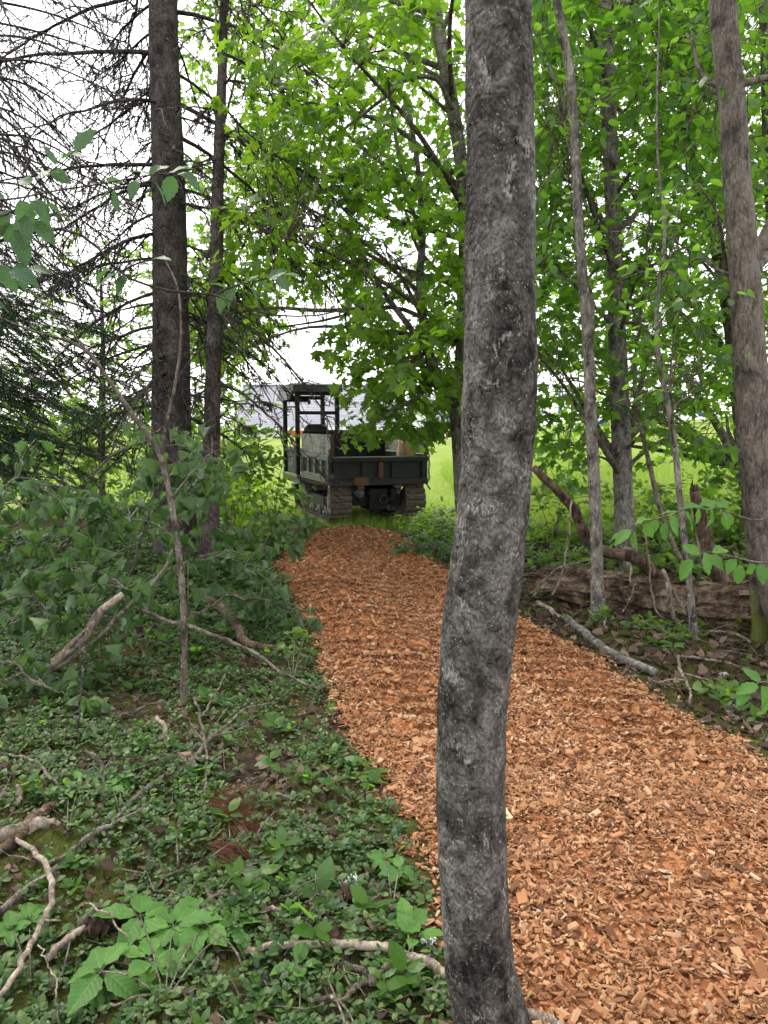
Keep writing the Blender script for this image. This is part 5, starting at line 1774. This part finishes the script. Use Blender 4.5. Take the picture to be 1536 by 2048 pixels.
stick('brown twig bundle end at the bottom below the pale root', [(620, 2005, 9, .02), (690, 2000, 10, .02), (730, 1975, 11, .03), (770, 1955, 10, .03)], 'twig', side=[(.4, 50, .15), (.6, -50, .12)])
stick('long thin twig crossing the bottom of the ground cover', [(740, 1990, 6, .03), (800, 1985, 7, .03), (860, 1985, 7, .03), (920, 1990, 7, .03)], 'twig_pale')
stick('thin pale stem lying beside the large seedling', [(220, 2005, 5, .02), (300, 2005, 6, .02), (380, 1998, 5, .02), (460, 1975, 5, .02)], 'twig_pale')
stick('thin white twig arching behind the large seedling', [(175, 1812, 4, .06), (215, 1835, 4, .06), (255, 1875, 4, .04)], 'twig_pale')
stick('slanting pale stick under the crumpled dead leaf', [(95, 1915, 14, .02), (130, 1890, 15, .02), (170, 1855, 14, .03), (200, 1825, 12, .03)], 'twig_pale')
stick('thin bare stem standing at the left of the large seedling', [(118, 2048, 4, .0), (112, 1980, 4, .06), (100, 1930, 4, .1), (75, 1890, 3, .12)], 'twig_pale')
stick('pale broken branch end on the chips right of the near trunk', [(1040, 2025, 20, .05), (1075, 2030, 20, .05), (1110, 2045, 19, .05), (1130, 2060, 18, .05)], 'twig_pale')
stick('slim twig in the cover below the wilting heap', [(200, 1440, 5, .04), (260, 1425, 5, .05), (310, 1405, 4, .06)], 'twig')
stick('thin pale twig near the chip rim at the fallen maple leaf', [(485, 1595, 6, .02), (530, 1592, 7, .02), (590, 1598, 6, .02)], 'twig')
stick('thin twig slanting up from the ground cover centre', [(400, 1440, 4, .04), (430, 1390, 4, .1), (450, 1350, 4, .15)], 'twig')

# ------------------------------------------------------------------ small things on the ground
nf = root('dead_needle_fan', 'rust-brown fan of dead pine needles on the ground cover', 'pine needles', gd(465, 1660))
b = gd(440, 1600, .06)
m = MB()
stem(m, [gd(425, 1590, .05), gd(455, 1640, .05), gd(460, 1720, .04)], (.004, .002), 10, 5)
m.build('twig', M['twig'], nf)
m = MB()
for (cx_, cy_, ex, ey_, nn_) in [(415, 1598, 535, 1640, 130), (420, 1602, 505, 1672, 130), (430, 1690, 500, 1735, 70)]:
    for k in range(nn_):
        a = gd(cx_ + rng.normal(0, 8), cy_ + rng.normal(0, 10), .05)
        e = gd(ex + rng.normal(0, 34), ey_ + rng.normal(0, 26), .02)
        mid = (a + e) / 2 + (0, 0, rng.uniform(.005, .04))
        m.tube([a, mid, e], (.0012, .0011, .0006), 3, False)
tag(m.build('needles', M['needle_dead'], nf, smooth=False), kind='stuff')


def crumpled(name, label, px, py, size, mat, cat, seed, amp=.35, lift=.02, yaw=0.):
    r = np.random.default_rng(seed)
    nz = SN(1.6, 16, 2, seed)
    g = np.linspace(-1, 1, 15)
    A_, B_ = np.meshgrid(g, g, indexing='ij')
    rad = np.maximum(np.abs(A_), np.abs(B_))
    q = gd(px, py, lift)
    V = np.stack([A_ * size * .5 + .12 * size * nz(A_ + 4, B_), B_ * size * .35 + .12 * size * nz(A_, B_ + 7), size * amp * (nz(A_, B_) * .6 + .5 * (1 - rad ** 2))], -1)
    V[..., 2] -= V[..., 2].min()
    o = MB().add(V, grid_tris(15, 15)).build(name, M[mat] if isinstance(mat, str) else mat)
    o.location = Vector(q) - Vector((0, 0, lift - .005))
    o.rotation_euler = (0, 0, yaw)
    return tag(o, label, cat)


k = NT('clear_plastic')
b = k.n('BsdfPrincipled')
b.inputs['Base Color'].default_value = (.9, .93, .95, 1)
b.inputs['Roughness'].default_value = .12
b.inputs['Transmission Weight'].default_value = .75
b.inputs['IOR'].default_value = 1.3
M['clear_plastic'] = k.done(b.outputs['BSDF'])
crumpled('plastic_cup', 'crumpled clear plastic cup on the ground left of the near trunk', 700, 1768, .07, 'clear_plastic', 'plastic cup', 4, .4)
crumpled('plastic_scrap', 'small scrap of clear plastic against the near trunk foot', 858, 1880, .05, 'clear_plastic', 'plastic scrap', 9, .3)
crumpled('dead_leaf', 'large crumpled purple-brown dead leaf on the lower left', 205, 1850, .11, 'leaf_litter', 'dead leaf', 14, .4, yaw=.6)
crumpled('dead_leaf', 'curled pale brown dead leaf near the clear cup', 690, 1805, .075, 'leaf_litter', 'dead leaf', 15, .5, yaw=1.1)
crumpled('white_scrap', 'small white scrap on the litter right of the path', 1448, 1347, .055, M['board'], 'paper scrap', 17, .3)
o = link('maple_leaf', MB().add(*MAPLE).mesh('maple_leaf_flat', None, False), M['leaf_light'])
o.location = Vector(gd(715, 1552, .03))
o.rotation_euler = (.12, -.1, -1.2)
o.scale = (.17, .17, .17)
tag(o, 'yellow-green fallen maple leaf at the left rim of the chips', 'fallen leaf')


# ------------------------------------------------------------------ ground cover, moss, litter
def scatter(n, x0, x1, y0, y1, pw=1.0, margin=.05):
    y = y0 + (y1 - y0) * rng.random(n) ** pw
    x = x0 + (x1 - x0) * rng.random(n)
    ok = (np.abs(x) < .53 * y + .95) & (on_path(x, y) < -margin * rng.random(n))
    return x[ok], y[ok]


def rosettes(mb, x, y, hmax, size, nl=6, tmpl=SMALL):
    n = len(x)
    z = G(x, y)
    h = hmax * rng.uniform(.15, 1, n)
    a = rng.uniform(0, 6.28, (n, 1)) + np.arange(nl)[None] * (2 * math.pi / nl * 1.0) + rng.normal(0, .35, (n, nl))
    el = rng.normal(.30, .28, (n, nl))
    sz = (size * np.exp(rng.normal(0, .25, n)))[:, None] * rng.uniform(.7, 1.2, (n, nl))
    yd = np.stack([np.cos(a) * np.cos(el), np.sin(a) * np.cos(el), np.sin(el)], -1)
    P = np.stack([x, y, z + h], -1)[:, None] + yd * .004 + np.stack([np.zeros((n, nl)), np.zeros((n, nl)), -rng.uniform(0, .5, (n, nl)) * h[:, None]], -1)
    up = np.array((0, 0, 1.)) + rng.normal(0, .25, P.shape)
    B = leaf_basis(yd.reshape(-1, 3), up.reshape(-1, 3)) * sz.reshape(-1)[:, None, None]
    mb.inst(tmpl[0], tmpl[1], B, P.reshape(-1, 3))


_lg = big_leaf(width=.6, fold=.2, droop=.45, wave=.06, ny=5, nx=1, curl=.0, serr=0, seed=3)
_lg2 = big_leaf(width=.7, fold=-.15, droop=-.4, wave=.07, ny=5, nx=1, curl=.0, serr=0, seed=8)


def litter(mb, x, y, size, lift=.006):
    n = len(x)
    yd = rng.normal(0, 1, (n, 3)) * (1, 1, .25)
    up = rng.normal(0, .38, (n, 3)) + (0, 0, 1)
    s = size * rng.uniform(.6, 1.4, n)
    B = leaf_basis(yd, up) * s[:, None, None]
    B[:, :, 2] *= rng.uniform(.5, 1.5, n)[:, None]
    P = np.stack([x, y, G(x, y) + lift + .014 * rng.random(n)], -1)
    h = n // 2
    mb.inst(_lg[0], _lg[1], B[:h], P[:h])
    mb.inst(_lg2[0], _lg2[1], B[h:], P[h:])


mb = MB()
x, y = scatter(9000, -4.6, .55, 1.5, 6.8, 1.15)
litter(mb, x, y, .048)
tag(mb.build('leaf_litter', M['leaf_litter'], smooth=True), 'brown dead leaves covering the ground left of the path', 'leaf litter', kind='stuff')
mb = MB()
x, y = scatter(9500, .2, 5.2, 3.4, 10.5, 1.1)
litter(mb, x, y, .075)
tag(mb.build('leaf_litter', M['leaf_litter'], smooth=True), 'brown dead leaves covering the ground right of the path', 'leaf litter', kind='stuff')

gcn = SN(.9, 12, 2, 21)
mb = MB()
x, y = scatter(26000, -4.8, .55, 1.5, 7.5, 1.1, .06)
k_ = gcn(x, y) + rng.normal(0, .3, len(x)) > -.34
x, y = x[k_], y[k_]
rosettes(mb, x, y, .055, .028, 5)
x, y = scatter(5000, -5, .3, 6, 11, 1, .1)
rosettes(mb, x, y, .12, .055)
tag(mb.build('ground_cover', M['leaf_ground'], smooth=False), 'glossy small-leaved ground cover left of the path', 'ground cover', kind='stuff')
mb = MB()
x, y = scatter(200, -4.2, .5, 1.7, 6.5, 1.1, .15)
rosettes(mb, x, y, .10, .062, 5, OVATE)
x, y = scatter(2600, -3.8, .5, 1.7, 6.0, 1.1, .12)
k_ = gcn(x * 1.7 + 3, y * 1.7) > .25
rosettes(mb, x[k_], y[k_], .05, .034, 5, OVATE)
tag(mb.build('leafy_weeds', M['leaf_beech'], smooth=False), 'scattered taller green weeds among the ground cover', 'weeds', kind='stuff')
mb = MB()
x, y = scatter(2600, .3, 5.2, 4.0, 11, 1, .2)
k_ = gcn(x + 5, y) > .15
rosettes(mb, x[k_], y[k_], .14, .06, 5, OVATE)
x, y = scatter(1100, .4, 6, 7.8, 11.8, 1, .2)
rosettes(mb, x, y, .30, .075, 6, OVATE)
tag(mb.build('leafy_weeds', M['leaf_light'], smooth=False), 'green weeds between the trunks right of the path', 'weeds', kind='stuff')

mn = SN(1.1, 12, 2, 33)
mb = MB()
for (n, x0, x1, y0, y1, th) in [(90000, -3.6, .5, 1.7, 5.5, -.05), (40000, 1.2, 4.2, 4.0, 6.6, .05)]:
    x, y = scatter(n, x0, x1, y0, y1, 1.1, .05)
    k_ = mn(x, y) + rng.normal(0, .12, len(x)) > th
    x, y = x[k_], y[k_]
    blades(mb, x, y, .016 + .022 * rng.random(len(x)), .006, .6)
tag(mb.build('moss', M['moss'], smooth=False), 'yellow-green moss patches on the woodland floor', 'moss', kind='stuff')
mb = MB()
for (n, x0, x1, y0, y1) in [(620, -3.8, .5, 1.8, 6.5), (700, .8, 4.8, 3.8, 8.5)]:
    x, y = scatter(n, x0, x1, y0, y1, 1.1, .1)
    for a, c in zip(x, y):
        th = rng.uniform(0, 6.28)
        l = rng.uniform(.06, .35)
        P = np.array((a, c, 0)) + np.array((math.cos(th), math.sin(th), 0)) * np.linspace(-.5, .5, 5)[:, None] * l + rng.normal(0, .015 * l * 3, (5, 3))
        P[:, 2] = G(P[:, 0], P[:, 1]) + .012 + np.abs(rng.normal(0, .02, 5)).cumsum() * rng.random()
        mb.tube(P, np.linspace(1, .4, 5) * rng.uniform(.0018, .005), 4, False)
tag(mb.build('twig_litter', M['twig'], smooth=True), 'fine dead twigs littering the woodland floor', 'twigs', kind='stuff')
x, y = scatter(1500, -3, 3, 1.8, 9, 1.2, 0)
w_ = on_path(x, y)
k_ = w_ > -.22
cm = MB()
n = k_.sum()
R3 = rot(rng.uniform(0, 6.28, n), rng.normal(0, .4, n), rng.normal(0, .4, n)) * (np.array((.024, .012, .005)) * rng.uniform(.6, 1.5, (n, 1)))[:, None, :]
cm.inst(CV, BOXT, R3, np.stack([x[k_], y[k_], G(x[k_], y[k_]) + .012], -1))
tag(cm.build('stray_chips', M['chip'], smooth=False), 'stray wood chips scattered along the path rim', 'wood chips', kind='stuff')
